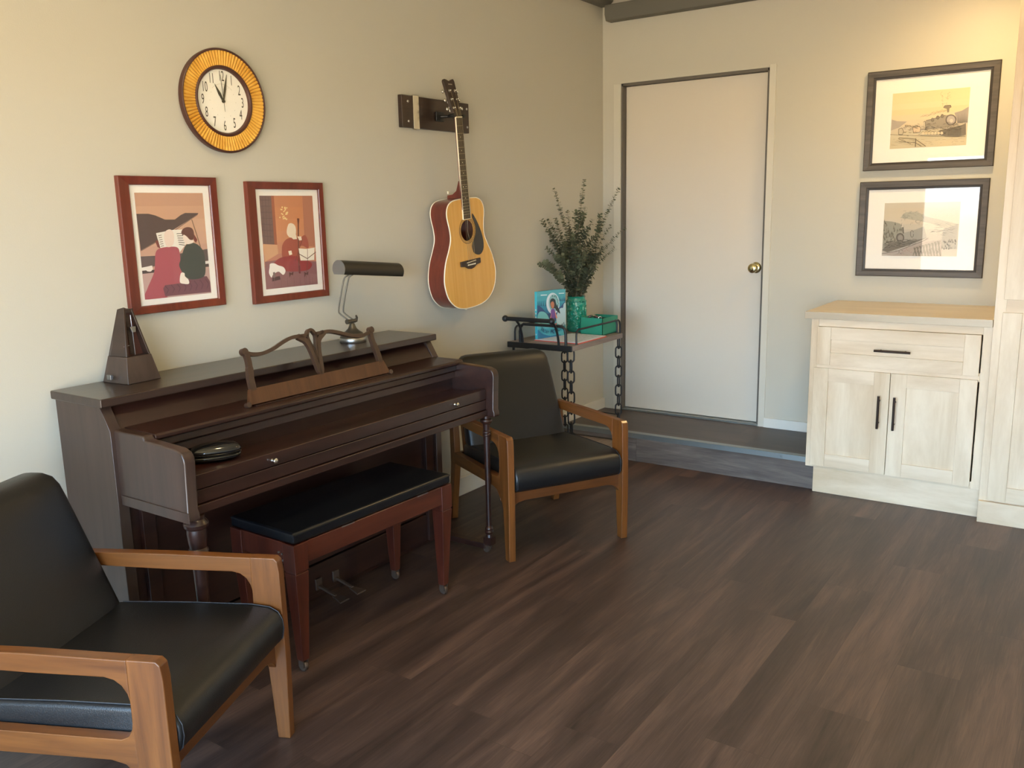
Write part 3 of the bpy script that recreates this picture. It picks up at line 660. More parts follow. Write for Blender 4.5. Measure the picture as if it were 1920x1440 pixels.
hp = [(-.024, nt+.004), (.024, nt+.004), (.031, nt+.03), (.036, nt+.10), (.039, nt+.172), (.033, nt+.181), (.018, nt+.178), (0, nt+.170), (-.018, nt+.178), (-.033, nt+.181), (-.039, nt+.172), (-.036, nt+.10), (-.031, nt+.03)]
q = MB(); fillpoly(q, hp, [], NZ-.016, NZ-.001)
def tilt(vs):
    out = []
    for x, y, z in vs:
        d = y-nt; out.append((x, nt+d*math.cos(HT)+(z-NZ)*math.sin(HT), NZ+(z-NZ)*math.cos(HT)-d*math.sin(HT)))
    return out
q.v = tilt(q.v); hdo = q.build('headstock', M['rosew'], g, bevel=.0015)
q = MB(); put_text(q, 'YAMAHA', .0085, 0, nt+.155, NZ-.0004, sx=.9); q.v = tilt(q.v); q.build('head_lettering', M['ivory'], hdo)
for s_ in (-1, 1):
    for i, t in enumerate((.045, .085, .125)):
        tm = MB(); tm.lathe([(.0035, NZ-.001), (.0035, NZ+.010), (.0025, NZ+.011)], (s_*.020, nt+t, 0), 10).lathe([(.0065, NZ-.001), (.0065, NZ+.001)], (s_*.020, nt+t, 0), 12)
        tm.tube([(s_*.032, nt+t, NZ-.012), (s_*.050, nt+t, NZ-.012)], .0028, 8).ball((s_*.055, nt+t, NZ-.012), .0085, 12, sc=(.8, 1, .6))
        tm.box(s_*.012 if s_ > 0 else -.030, .030 if s_ > 0 else -.012, nt+t-.012, nt+t+.012, NZ-.022, NZ-.016)
        tm.v = tilt(tm.v); tm.build('tuning_peg', M['chrome'], g, smooth=45)
for i in range(6):
    u0 = -.027+i*.0108; u1 = -.0175+i*.007
    sgn = -1 if i < 3 else 1; t3 = (.045, .085, .125)[i if i < 3 else 5-i]
    hv = tilt([(sgn*.0175, nt+t3, NZ+.006)])[0]
    MB().tube([(u0, -.160, ZF+.011), (u0, -.150, ZF+.0135), (u1, nt+.002, NZ+.0035), hv], .00062, 5).build('string', M['fretm'], g)
MB().lathe([(.0001, -.392), (.007, -.390), (.007, -.387), (.0035, -.383), (.006, -.372)], (0, 0, (ZB+ZF)/2), 12, 'y').build('strap_button', M['ivory'], g, smooth=40)
MB().lathe([(.0001, .0), (.005, .001), (.003, .006), (.005, .012)], (0, .175, ZB+.002), 12, 'y').build('heel_button', M['ivory'], g, smooth=40)

# ------------------------------------------------------------------ piano
pn = empty('upright_piano', (.31, -2.84, 0), label='dark walnut spinet piano with closed key cover against the wall', cat='piano')
def pp(mb, name, m, parent=None, **k):
    mb.v = [(x-.31, y+2.84, z) for x, y, z in mb.v]
    return mb.build(name, m, parent or pn, **k)
YL, YR = -3.612, -2.072
pp(MB().box(.018, .300, -3.624, -2.064, .908, .935), 'lid', M['piano_top'], bevel=.004)
side = [(.022, 0.0), (.312, 0.0), (.312, .836), (.268, .908), (.022, .908)]
pp(MB().prism(side, 'y', YL, YL+.036), 'side_panel', M['piano_side'], bevel=.002)
pp(MB().prism(side, 'y', YR-.036, YR), 'side_panel', M['piano_side'], bevel=.002)
pp(MB().box(.022, .04, YL+.036, YR-.036, .06, .908), 'back_panel', M['piano'])
pp(MB().prism([(.238, .908), (.252, .908), (.318, .826), (.300, .820)], 'y', YL+.036, YR-.036), 'upper_front_panel', M['piano'], bevel=.001)
lg = MB(); lg.prism([(.285, .816), (.455, .816), (.464, .822), (.464, .832), (.458, .837), (.285, .840)], 'y', YL+.05, YR-.05)
lg.box(.03, .30, YL+.036, YR-.036, .80, .816)
pp(lg, 'music_shelf', M['piano'], bevel=.002)
fbd = MB(); fbd.prism([(.40, .816), (.448, .816), (.452, .795), (.440, .788), (.443, .762), (.400, .762)], 'y', YL+.05, YR-.05)
fbd.box(.395, .425, YL+.05, YR-.05, .70, .765)
pp(fbd, 'fallboard', M['piano'], bevel=.002)
pp(MB().box(.40, .572, YL+.05, YR-.05, .700, .714), 'key_cover', wood('key_cover_walnut', srgb(36, 17, 14), srgb(50, 25, 20), 'Y', .3, 22, .05, coat=.3), bevel=.002)
for (a, b) in ((YL+.013, YL+.050), (YR-.050, YR-.013)):
    arm = [(.312, .615), (.30, .64), (.30, .838), (.455, .838), (.462, .826), (.610, .819), (.634, .811), (.644, .797), (.646, .780), (.640, .640), (.645, .632), (.645, .610), (.60, .606)]
    pp(MB().prism(arm, 'y', a, b), 'key_block_arm', M['piano_side'] if b < -3 else M['piano'], bevel=.006, seg=3)
pp(MB().box(.318, .648, YL+.0095, YL+.0128, .6075, .638), 'arm_molding', M['piano_side'], bevel=.001)
ks = MB(); ks.box(.570, .604, YL+.05, YR-.05, .6835, .728)
kso = pp(ks, 'key_slip', M['piano'], bevel=.003)
for yy in (-3.258, -2.332):
    kn = MB(); kn.lathe([(.008, 0), (.006, .004), (.0055, .010), (.0105, .014), (.011, .019), (.007, .023), (.0001, .024)], (0,0,0), 16, 'x'); kn.v = [(v[0]*.8+.604, v[1]*.8+yy, v[2]*.8+.703) for v in kn.v]
    pp(kn, 'knob', M['chrome'], kso, smooth=40)
kb2 = MB(); kb2.box(.30, .602, YL+.05, YR-.05, .640, .6815); kb2.box(.30, .610, YL+.05, YR-.05, .612, .6385)
pp(kb2, 'key_bed', M['piano'], bevel=.003)
pp(MB().box(.285, .300, YL+.036, YR-.036, .145, .612), 'lower_panel', M['piano'], bevel=.002)
pp(MB().box(.288, .306, YL+.036, YR-.036, .022, .140), 'bottom_rail', M['piano'], bevel=.002)
for y0 in (YL+.07, YR-.115): pp(MB().box(.300, .318, y0, y0+.045, .022, .612), 'lower_pilaster', M['piano'], bevel=.002)
pp(MB().box(.03, .30, YL+.036, YR-.036, .005, .03), 'bottom_board', M['piano'])
legp_l = [(.018, .072), (.0145, .10), (.022, .104), (.026, .112), (.022, .120), (.015, .124), (.0145, .16), (.018, .34), (.0215, .465), (.0225, .478), (.028, .482), (.0295, .488), (.026, .494), (.0295, .500), (.028, .506), (.024, .512), (.0265, .53), (.029, .555), (.028, .570), (.034, .576), (.036, .586), (.031, .595), (.026, .600), (.026, .612)]
legp_r = [(.015, .072), (.013, .085), (.018, .090), (.020, .098), (.016, .105), (.018, .112), (.016, .119), (.0115, .124), (.0115, .30), (.0140, .518), (.0140, .524), (.0175, .528), (.0175, .534), (.0145, .537), (.0175, .540), (.0175, .546), (.0130, .550), (.0140, .566), (.0155, .578), (.024, .584), (.0265, .591), (.024, .598), (.016, .601), (.016, .612)]
for ly, legp in ((-3.548, legp_l), (-2.118, legp_r)):
    q = MB(); q.lathe(legp, (.598, ly, 0), 28)
    q.box(.598-.019, .598+.019, ly-.019, ly+.019, .018+.022, .073)
    lo = pp(q, 'leg', M['piano'], smooth=30)
    cw = MB(); cw.lathe([(.0001, -.008), (.0135, -.008), (.0155, -.004), (.0155, .004), (.0135, .008), (.0001, .008)], (.585, ly-.002, .0165), 18, 'y').box(.582, .600, ly-.013, ly-.010, .016, .041).box(.582, .600, ly+.008, ly+.011, .016, .041)
    pp(cw, 'caster', M['pedal'], lo, smooth=35)
    pp(MB().box(.31, .585, ly-.02, ly+.02, .020, .045), 'leg_stretcher', M['piano'], bevel=.003)
for py in (-2.842, -2.752):
    q = MB(); q.box(.306, .314, py-.016, py+.016, .040, .085)
    q.hexa([(.312, py-.006, .048), (.40, py-.006, .030), (.40, py+.006, .030), (.312, py+.006, .048)], [(.312, py-.006, .058), (.40, py-.006, .038), (.40, py+.006, .038), (.312, py+.006, .058)])
    q.hexa([(.39, py-.009, .028), (.448, py-.024, .022), (.448, py+.024, .022), (.39, py+.009, .028)], [(.39, py-.009, .036), (.448, py-.024, .028), (.448, py+.024, .028), (.39, py+.009, .036)])
    pp(q, 'pedal', M['pedal'], bevel=.002)
# fretwork music desk, leaning back
A0 = Vector((.410, -2.840, .8385)); EU = Vector((-.06, 0, .203)).normalized(); NV = Vector((0,1,0)).cross(EU)
dk_ = bpy.data.objects.new('music_desk', None)
def sm(p, k_=5): return [(a[0], a[1]) for a in spline([(x, y, 0) for x, y in p], k_)]
def mir(p): return [(-x, y) for x, y in p]
dm = MB()
T0, T1 = -.007, .008
panel = [(-.343, .004), (-.336, .020), (-.322, .056), (.322, .056), (.336, .020), (.343, .004)]
fillpoly(dm, panel, [], T0, T1, 1)
outl_ = sm([(-.308, .050), (-.306, .090), (-.298, .130), (-.296, .160), (-.301, .182)])
toph = sm([(-.298, .178), (-.275, .1695), (-.235, .166), (-.185, .175), (-.135, .192), (-.09, .203), (-.045, .203), (-.02, .202)])
mid = sm([(-.062, .203), (-.030, .180), (-.016, .143), (-.011, .105), (-.006, .074), (0, .054)])
loop_ = sm([(-.022, .196), (-.012, .214), (0, .2195), (.012, .214), (.022, .196)])
inn = sm([(-.018, .205), (-.0185, .190), (-.012, .165), (-.003, .125), (0, .10)])
for S_ in (lambda p: p, mir):
    dm.ribbon(S_(outl_), [.022]*10+[.018]*(len(outl_)-10), T0, T1)
    dm.ribbon(S_(toph), .0125, T0, T1)
    dm.ribbon(S_(mid), [.020]*4+[.018]*(len(mid)-8)+[.014]*4, T0, T1)
    dm.ribbon(S_(inn), .008, T0, T1)
    c_ = S_([(-.303, .182)])[0]; dm.lathe([(.0125, T0-.002), (.0125, T1+.002)], (c_[0], c_[1], 0), 16)
dm.ribbon(loop_, .011, T0, T1)
for s_ in (-1, 1): dm.lathe([(.009, -.006), (.009, .012)], (s_*.345, .006, 0), 12)
do = pp(dm, 'tmp', [M['desk'], M['mustang']])
do.name = 'music_desk'; do.data.name = 'music_desk'
# vertices were shifted by pp; undo and orient
for v in do.data.vertices: v.co = Vector((v.co.x+.31, v.co.y-2.84, v.co.z))
do.matrix_local = basis(A0-Vector((.31, -2.84, 0)), (0,1,0), EU, NV)
ls = MB(); ls.box(.395, .425, -3.16, -2.52, .8375, .8415); pp(ls, 'desk_ledge', M['piano'], bevel=.001)

# ------------------------------------------------------------------ metronome
mt = empty('metronome', (.092, -3.388, .9352), (0, 0, math.radians(5)), label='brown pyramid metronome with its front open on the piano lid', cat='metronome')
def pyr(h, b=.062, t=.0165, H=.235): k_ = h/H; return b*(1-k_)+t*k_
def frus(mb, h0, h1, g0=0, x_cut=None):
    a, b = pyr(h0)+g0, pyr(h1)+g0
    xa, xb = (a, b) if x_cut is None else x_cut
    mb.hexa([(-a, -a, h0), (xa, -a, h0), (xa, a, h0), (-a, a, h0)], [(-b, -b, h1), (xb, -b, h1), (xb, b, h1), (-b, b, h1)])
lo = MB(); frus(lo, 0, .085, .0015); lo.build('base', wood('metronome_wood', srgb(54, 41, 35), srgb(68, 53, 46), 'Z', .35, 30, .1, coat=.2), mt, bevel=.002)
up = MB()
h0, h1 = .085, .235; a, b = pyr(h0), pyr(h1); tk = .007
up.hexa([(-a, -a, h0), (-a+tk, -a, h0), (-a+tk, a, h0), (-a, a, h0)], [(-b, -b, h1), (-b+tk, -b, h1), (-b+tk, b, h1), (-b, b, h1)])
for s_ in (-1, 1):
    up.hexa([(-a, s_*a, h0), (a, s_*a, h0), (a, s_*(a-tk), h0), (-a, s_*(a-tk), h0)], [(-b, s_*b, h1), (b, s_*b, h1), (b, s_*(b-tk), h1), (-b, s_*(b-tk), h1)])
up.box(-b, b, -b, b, h1-.012, h1)
up.build('case', M['plate'], mt, bevel=.0015)
ip = MB(); ip.hexa([(.010, -.044, h0), (.016, -.044, h0), (.016, .044, h0), (.010, .044, h0)], [(.002, -.011, .222), (.008, -.011, .222), (.008, .011, .222), (.002, .011, .222)])
ip.build('inner_panel', M['clockrim'], mt)
sl = MB(); sl.hexa([(.017, -.010, .088), (.0185, -.010, .088), (.0185, .006, .088), (.017, .006, .088)], [(.009, -.008, .215), (.0105, -.008, .215), (.0105, .004, .215), (.009, .004, .215)]); so = sl.build('tempo_scale', M['rosew'], mt)
tl = MB()
for i in range(22): z = .095+i*.0052; x = .0192-(z-.088)*.063; tl.box(x, x+.0006, -.009, -.003, z, z+.0008)
tl.build('scale_marks', M['pedal'], so)
pdm = MB(); pdm.tube([(.026, .002, .086), (.019, .004, .215)], .0012, 6); pdm.build('pendulum_rod', M['steel'], mt)
MB().hexa([(.019, -.002, .160), (.028, -.002, .160), (.028, .012, .160), (.019, .012, .160)], [(.017, -.006, .178), (.026, -.006, .178), (.026, .015, .178), (.017, .015, .178)]).build('pendulum_weight', M['steel'], mt, bevel=.001)
MB().tube([(.030, -.040, .118), (.030, -.020, .120)], .0013, 6).build('catch', M['steel'], mt)
wk = MB(); wk.tube([(-.008, -.062, .022), (-.008, -.072, .022)], .003, 8).box(-.018, .002, -.080, -.071, .014, .030); wk.build('winding_key', M['steel'], mt, bevel=.002)

# ------------------------------------------------------------------ lamp on the piano
lp_ = empty('piano_lamp', (.137, -2.412, .9352), label='pewter piano lamp with half round shade on the piano lid', cat='lamp')
MB().lathe([(.053, 0), (.0545, .002), (.0545, .018), (.053, .020)], n=40).build('base_band', M['steel'], lp_, smooth=40)
MB().lathe([(.0535, .020), (.052, .025), (.046, .030), (.042, .038), (.040, .040), (.030, .046), (.019, .056), (.013, .068), (.011, .076), (.008, .079), (.0001, .080)], n=40).build('base', M['pewter'], lp_, smooth=40)
jn = MB(); jn.tube([(0, -.022, .087), (0, .018, .087)], .0085, 14).tube([(0, -.030, .087), (0, -.022, .087)], .0105, 14).tube([(0, .018, .087), (0, .026, .087)], .007, 12).tube([(0, 0, .077), (0, 0, .085)], .007, 12)
jn.build('swivel_joint', M['pewter'], lp_, smooth=40)
MB().tube([(0, .024, .085), (.004, .026, .100), (.006, .020, .108)], [.006, .005, .004], 10).build('wing_nut', M['pewter'], lp_, smooth=50)
for dy in (-.014, .012):
    MB().tube(spline([(0, dy, .090), (-.012, dy-.008, .100), (-.030, dy-.020, .118), (-.034, dy-.024, .135), (-.022, dy-.018, .20), (-.010, dy-.010, .256), (-.004, dy-.006, .270), (.008, dy+.004, .279)], 5), .0030, 10).build('arm_rod', M['pewter'], lp_, smooth=50)
sh = MB(); R_ = .036; prof = []
SL = (-.062, .292)                                  # shade ends relative to the base in y
angs = [math.radians(-38+256*i/22) for i in range(23)]
vo = []; cz_, cx_ = .300, .004; KS = -.093
for y in (SL[0], SL[1]):
    for a in angs: vo.append((cx_+R_*math.cos(a), y, cz_+KS*y+R_*math.sin(a)))
    for a in angs: vo.append((cx_+(R_-.0015)*math.cos(a), y, cz_+KS*y+(R_-.0015)*math.sin(a)))
n2 = 23; fs = []
for i in range(n2-1):
    fs += [(i, i+1, 2*n2+i+1, 2*n2+i), (n2+i, n2+i+1, 3*n2+i+1, 3*n2+i)]
fs += [(0, n2, 3*n2, 2*n2), (n2-1, 2*n2-1, 4*n2-1, 3*n2-1)]
sh.add(vo, fs)
so = sh.build('lamp_shade', M['pewter_d'], lp_, smooth=40)
for k_ in (0, 2*n2): MB().add([vo[k_+i] for i in range(n2)]+[(vo[k_+i][0], vo[k_+i][1]+(.0015 if k_ == 0 else -.0015), vo[k_+i][2]) for i in range(n2)], [tuple(range(n2)), tuple(range(n2, 2*n2))]+[(i, (i+1) % n2, n2+(i+1) % n2, n2+i) for i in range(n2)]).build('end_cap', mat('shade_cap', srgb(128, 128, 124), .4, .6), so)
def slab(x0, x1, y0, y1, z0, z1):
    return MB().hexa([(x0, y0, z0+KS*y0), (x1, y0, z0+KS*y0), (x1, y1, z0+KS*y1), (x0, y1, z0+KS*y1)], [(x0, y0, z1+KS*y0), (x1, y0, z1+KS*y0), (x1, y1, z1+KS*y1), (x0, y1, z1+KS*y1)])
slab(cx_-.028, cx_+.028, SL[0]+.004, SL[1]-.004, cz_-.006, cz_-.0045).build('reflector', M['matb'], so)
MB().tube([(cx_, SL[0]+.12, cz_-.013+KS*(SL[0]+.12)), (cx_, SL[1]-.05, cz_-.013+KS*(SL[1]-.05))], .006, 12).build('bulb_tube', mat('bulb_glass', srgb(236, 232, 222), .2), lp_, smooth=50)
slab(cx_+.008, cx_+.018, SL[0]+.01, SL[1]-.04, cz_-.022, cz_-.019).build('lower_bar', M['pewter'], lp_)

# ------------------------------------------------------------------ glasses case on the key cover
gc = empty('glasses_case', (.470, -3.372, .7145), (0, 0, math.radians(62)), label='glossy black clamshell glasses case lying on the left end of the piano key cover', cat='case')
def pillow(L_, W_, h0, h1, e=2.6):
    m_ = MB(); N = 32; rings = []
    for (z, k_) in ((h0, .90), (h0+(h1-h0)*.15, .99), (h0+(h1-h0)*.35, 1.0), (h0+(h1-h0)*.65, .93), (h0+(h1-h0)*.88, .75), (h1, .40), (h1+.0005, .001)):
        rings.append([(math.copysign(abs(math.cos(2*PI*i/N))**(2/e), math.cos(2*PI*i/N))*L_*k_, math.copysign(abs(math.sin(2*PI*i/N))**(2/e), math.sin(2*PI*i/N))*W_*k_, z) for i in range(N)])
    vs = [p for r in rings for p in r]; fs = [(i*N+k_, i*N+(k_+1) % N, (i+1)*N+(k_+1) % N, (i+1)*N+k_) for i in range(len(rings)-1) for k_ in range(N)]+[tuple(range(N))[::-1]]
    return m_.add(vs, fs)
q = pillow(.080, .046, 0, .021); q.v = [(x, y, .021-z) for x, y, z in q.v]; q.build('lower_shell', M['gloss'], gc, smooth=60)
pillow(.082, .048, .0235, .054).build('upper_shell', M['gloss'], gc, smooth=60)
q = pillow(.081, .047, .0208, .0238); q.build('chrome_seam', M['chrome'], gc, smooth=60)

# ------------------------------------------------------------------ piano stool
ps = empty('piano_bench', (.552, -2.897, 0), (0, 0, -math.radians(1.6)), label='mahogany piano bench with black padded leather top', cat='bench')
HX, HY = .158, .380
MB().box(-HX, HX, -HY, HY, .446, .484).build('cushion', M['leather_s'], ps, bevel=.010, seg=4)
pw = MB(); c_ = [(-HX+.002, -HY+.002), (HX-.002, -HY+.002), (HX-.002, HY-.002), (-HX+.002, HY-.002)]
for z in (.4775,): pw.tube([(x, y, z) for x, y in c_], .0025, 6, closed=True)
pw.build('piping', M['leather_s'], ps)
for s_ in (-1, 1):
    MB().box(s_*(HX-.012)-.009, s_*(HX-.012)+.009, -HY+.03, HY-.03, .372, .4445).build('long_apron', M['mahog_h'], ps, bevel=.003)
    MB().box(-HX+.03, HX-.03, s_*(HY-.012)-.009, s_*(HY-.012)+.009, .372, .4445).build('short_apron', M['mahog'], ps, bevel=.003)
for sx in (-1, 1):
    for sy in (-1, 1):
        cx, cy = sx*(HX-.026), sy*(HY-.026)
        q = MB(); q.box(cx-.028, cx+.028, cy-.028, cy+.028, .352, .4445); q.box(cx-.025, cx+.025, cy-.025, cy+.025, .345, .352)
        fx, fy = cx-sx*.004, cy-sy*.004
        q.hexa([(fx-.014, fy-.014, .040), (fx+.014, fy-.014, .040), (fx+.014, fy+.014, .040), (fx-.014, fy+.014, .040)], [(cx-.027, cy-.027, .346), (cx+.027, cy-.027, .346), (cx+.027, cy+.027, .346), (cx-.027, cy+.027, .346)])
        lo = q.build('leg', M['mahog'], ps, bevel=.002)
        MB().lathe([(.0001, -.007), (.016, -.007), (.018, -.003), (.018, .003), (.016, .007), (.0001, .007)], (fx, fy, .018), 18, 'y').box(fx-.012, fx+.012, fy-.011, fy-.008, .015, .0395).box(fx-.012, fx+.012, fy+.008, fy+.011, .015, .0395).build('caster', M['pedal'], lo, smooth=35)
for y in (-.15, .22): MB().box(HX+.0005, HX+.0025, y-.028, y+.028, .4435, .4475).build('lid_hinge', M['steel'], ps)
for (x, z) in ((.085, .410), (.100, .407), (.088, .388), (.102, .386)):
    q = MB(); q.lathe([(.0035, -HY-.0035), (.0035, -HY+.001)], (0, 0, 0), 8, 'y'); q.v = [(v[0]+x, v[1], v[2]+z) for v in q.v]; q.build('screw', M['steel'], ps)

# ------------------------------------------------------------------ armchairs
def armchair(loc, th, label):
    r = empty('armchair', loc, (0, 0, th), label=label, cat='armchair', group='black leather armchairs')
    W2 = .2815; T = .0155
    def rounded_bottom(): pass
    for s_ in (-1, 1):
        y0, y1 = s_*W2-T, s_*W2+T
        post = [(-.017, 0), (.020, 0), (.026, .24), (.024, .50), (.020, .532), (.010, .542), (-.060, .541), (-.060, .27), (-.040, .245), (-.030, .215)]
        MB().prism(post, 'y', y0, y1).build('leg', M['teak_z'], r, bevel=.003)
        rear = [(-.640, 0), (-.603, 0), (-.585, .10), (-.545, .29), (-.548, .40), (-.560, .52), (-.600, .52), (-.600, .40), (-.598, .28), (-.628, .08)]
        MB().prism(rear, 'y', y0, y1).build('leg', M['teak_z'], r, bevel=.003)
        arm = [(-.058, .5405), (-.30, .539), (-.585, .531), (-.612, .522), (-.612, .500), (-.59, .493), (-.30, .493), (-.115, .497), (-.092, .492), (-.075, .480), (-.064, .462), (-.058, .438)]
        MB().prism(arm, 'y', y0-.0005, y1+.0005).build('armrest', M['teak'], r, bevel=.004)
        rail = [(-.058, .402), (-.062, .378), (-.072, .360), (-.090, .352), (-.555, .345), (-.555, .290), (-.40, .294), (-.12, .300), (-.085, .292), (-.062, .268), (-.054, .25)]
        MB().prism(rail, 'y', y0-.0005, y1+.0005).build('side_rail', M['teak'], r, bevel=.003)
    fr_ = [(-.268, .297), (.268, .297), (.268, .215), (.255, .235), (.235, .248), (.205, .253), (-.205, .253), (-.235, .248), (-.255, .235), (-.268, .215)]
    q = MB(); q.prism(fr_, 'x', -.030, -.006); q.build('front_rail', M['teak_y'], r, bevel=.003)
    MB().box(-.585, -.560, -.268, .268, .28, .34).build('rear_rail', M['teak_y'], r, bevel=.003)
    # seat cushion: lofted profile along y
    def loft(profs, name, m_, seg, bev):
        mb = MB(); n_ = len(profs[0][1]); vs = []; fs = []
        for (y, p) in profs: vs += [(x, y, z) for x, z in p]
        for i in range(len(profs)-1):
            for k_ in range(n_): fs.append((i*n_+k_, i*n_+(k_+1) % n_, (i+1)*n_+(k_+1) % n_, (i+1)*n_+k_))
        fs += [tuple(range(n_))[::-1], tuple((len(profs)-1)*n_+k_ for k_ in range(n_))]
        return mb.add(vs, fs).build(name, m_, r, smooth=50)
    def seatp(g): # g inset
        base = [(-.515, .300), (-.02, .296), (.010, .300), (.026, .316), (.032, .345), (.030, .372), (.018, .394), (-.005, .406), (-.06, .411), (-.25, .405), (-.45, .394), (-.515, .388), (-.52, .34)]
        cx, cz = -.24, .35; return [(cx+(x-cx)*(1-g*.04), cz+(z-cz)*(1-g*.5)) for x, z in base]
    ys = [(-.2625, .5), (-.2600, .2), (-.253, .05), (-.24, 0), (0, -.05), (.24, 0), (.253, .05), (.2600, .2), (.2625, .5)]
    so = loft([(y, seatp(g)) for y, g in ys], 'seat_cushion', M['leather'], 0, 0)
    for s_ in (-1, 1):
        p = seatp(0); MB().tube([(x, s_*.2535, z) for x, z in p[2:11]], .0016, 6).build('seam', M['seam'], so)
    def backp(t, yy):   # horizontal section of back cushion at height t
        pass
    lv = [(.345, -.428, .243, .5), (.350, -.430, .250, .15), (.40, -.452, .2545, 0), (.50, -.489, .250, 0), (.60, -.525, .244, 0), (.70, -.560, .237, 0), (.745, -.576, .232, 0), (.768, -.586, .224, .15), (.782, -.596, .206, .42), (.787, -.602, .185, .75)]
    vs = []; fs = []; N = 36
    for (z, xf, hw, g) in lv:
        D = .078*(1-g*.7); xc = xf-.039
        for i in range(N):
            a = 2*PI*i/N; c, s_ = math.cos(a), math.sin(a); e_ = 2/7
            x = xc+math.copysign(abs(c)**e_, c)*D/2; y = math.copysign(abs(s_)**e_, s_)*hw
            x += -.012*(1-(y/hw)**2)*0 + .006*(1-(y/.25)**2)
            vs.append((x, y, z))
    for i in range(len(lv)-1):
        for k_ in range(N): fs.append((i*N+k_, i*N+(k_+1) % N, (i+1)*N+(k_+1) % N, (i+1)*N+k_))
    fs += [tuple(range(N))[::-1], tuple((len(lv)-1)*N+k_ for k_ in range(N))]
    MB().add(vs, fs).build('back_cushion', M['leather'], r, smooth=50)
    for s_ in (-1, 1):
        q = MB(); q.hexa([(-.552, s_*.235-.012, .30), (-.524, s_*.235-.012, .30), (-.524, s_*.235+.012, .30), (-.552, s_*.235+.012, .30)], [(-.665, s_*.215-.012, .66), (-.637, s_*.215-.012, .66), (-.637, s_*.215+.012, .66), (-.665, s_*.215+.012, .66)])
        q.build('back_support', M['teak_z'], r)
    return r
armchair((1.016, -3.785, 0), .423, 'wooden armchair with black leather cushions nearest the viewer, at the left end of the piano')
armchair((.862, -1.897, 0), -.506, 'wooden armchair with black leather cushions between the piano and the chain-legged cart')

# ------------------------------------------------------------------ chain-legged cart
CX0, CX1, CY0, CY1, CZ = .022, .430, -1.128, -.540, .757
ct = empty('side_cart', ((CX0+CX1)/2, (CY0+CY1)/2, 0), label='small two-shelf cart with black iron chain legs beside the platform step', cat='cart')
ox, oy = (CX0+CX1)/2, (CY0+CY1)/2
def cc(mb, name, m_, parent=None, **k):
    mb.v = [(x-ox, y-oy, z) for x, y, z in mb.v]; return mb.build(name, m_, parent or ct, **k)
cc(MB().box(CX0, CX1, CY0+.012, CY1-.012, CZ-.028, CZ), 'upper_shelf', M['weath'], bevel=.002)
for y0, y1 in ((CY0, CY0+.012), (CY1-.012, CY1)): cc(MB().box(CX0, CX1-.002, y0, y1, CZ-.030, CZ+.001), 'end_band', M['iron'], bevel=.002)
cc(MB().box(CX0, CX1, CY0+.012, CY1-.012, .092, .117), 'lower_shelf', M['weath'], bevel=.002)
for y0, y1 in ((CY0, CY0+.012), (CY1-.012, CY1)): cc(MB().box(CX0, CX1-.002, y0, y1, .090, .118), 'end_band', M['iron'], bevel=.002)
def chain(x, y, z0, z1, ph):
    q = MB(); pitch = .056; hl, hw, rr = .0335, .0175, .0046; z = z1-hl+.004; i = ph
    while z-hl > z0-.02:
        pts = []
        for k_ in range(20):
            a = 2*PI*k_/20; u = hw*math.cos(a); v = (hl-hw)*(1 if math.sin(a) > 0 else -1)+hw*math.sin(a) if abs(math.sin(a)) > 1e-6 else 0
            if abs(math.sin(a)) <= 1e-6: v = 0
            c45 = math.cos(PI/4+PI/2*(i % 2)); s45 = math.sin(PI/4+PI/2*(i % 2))
            pts.append((x+u*c45, y+u*s45, z+v))
        q.tube(pts, rr, 7, closed=True); z -= pitch; i += 1
    q.tube([(x, y, z0-.001), (x, y, z0+.012)], .006, 8)
    return q
for (x, y, ph) in ((CX1-.022, CY0+.030, 0), (CX1-.022, CY1-.022, 1), (CX0+.022, CY0+.030, 1), (CX0+.022, CY1-.022, 0)):
    cc(chain(x, y, .118, CZ-.026, ph), 'chain_leg', M['iron'], smooth=60)
    q = MB(); q.lathe([(.0001, .001), (.010, .004), (.013, .014), (.010, .024), (.006, .030), (.006, .050), (.010, .055), (.010, .091)], (x, y, 0), 16); cc(q, 'foot', M['iron'], smooth=45)
def rail3(pts, name='rail', r_=.0055):
    cc(MB().tube(pts, r_, 10), name, M['iron'], smooth=50)
def arc_rail(p0, p1, h, out=(0, 0), bend=.02):
    """rail from shelf point p0 up to height h and down at p1"""
    (x0, y0), (x1, y1) = p0, p1; d = Vector((x1-x0, y1-y0)); L_ = d.length; d /= L_; pts = []
    for t, z in ((0, CZ), (0, CZ+h*.6), (bend*.25, CZ+h*.86), (bend, CZ+h), (L_-bend, CZ+h), (L_-bend*.25, CZ+h*.86), (L_, CZ+h*.6), (L_, CZ)):
        pts.append((x0+d.x*t, y0+d.y*t, z))
    return pts
rail3(arc_rail((CX1-.012, CY0+.070), (CX1-.012, CY1-.025), .078))
rail3(arc_rail((CX0+.012, CY0+.060), (CX0+.012, CY1-.025), .078))
rail3(arc_rail((CX0+.05, CY1-.008), (CX1-.04, CY1-.008), .078))
rail3(arc_rail((CX0+.075, CY0+.018), (CX1-.045, CY0+.018), .100, bend=.022), r_=.008)
rail3([(.05, CY1+.004, .275), (CX1-.03, CY1+.004, .270)], 'cross_rod', .003)
hb = MB(); hb.tube([(.062, -1.192, .893), (.345, -1.192, .893)], .0115, 16); ho = cc(hb, 'push_handle', M['iron'], smooth=50)
for x in (.058, .350): cc(MB().ball((x, -1.192, .893), .0175, 18), 'handle_knob', M['iron'], ho, smooth=60)
for x in (CX0+.095, CX1-.085): cc(MB().tube(spline([(x, CY0+.012, CZ), (x, CY0+.004, CZ+.045), (x, CY0-.016, CZ+.095), (x, CY0-.045, CZ+.125), (x, -1.188, CZ+.134)], 4), .0068, 10), 'handle_bracket', M['iron'], smooth=50)

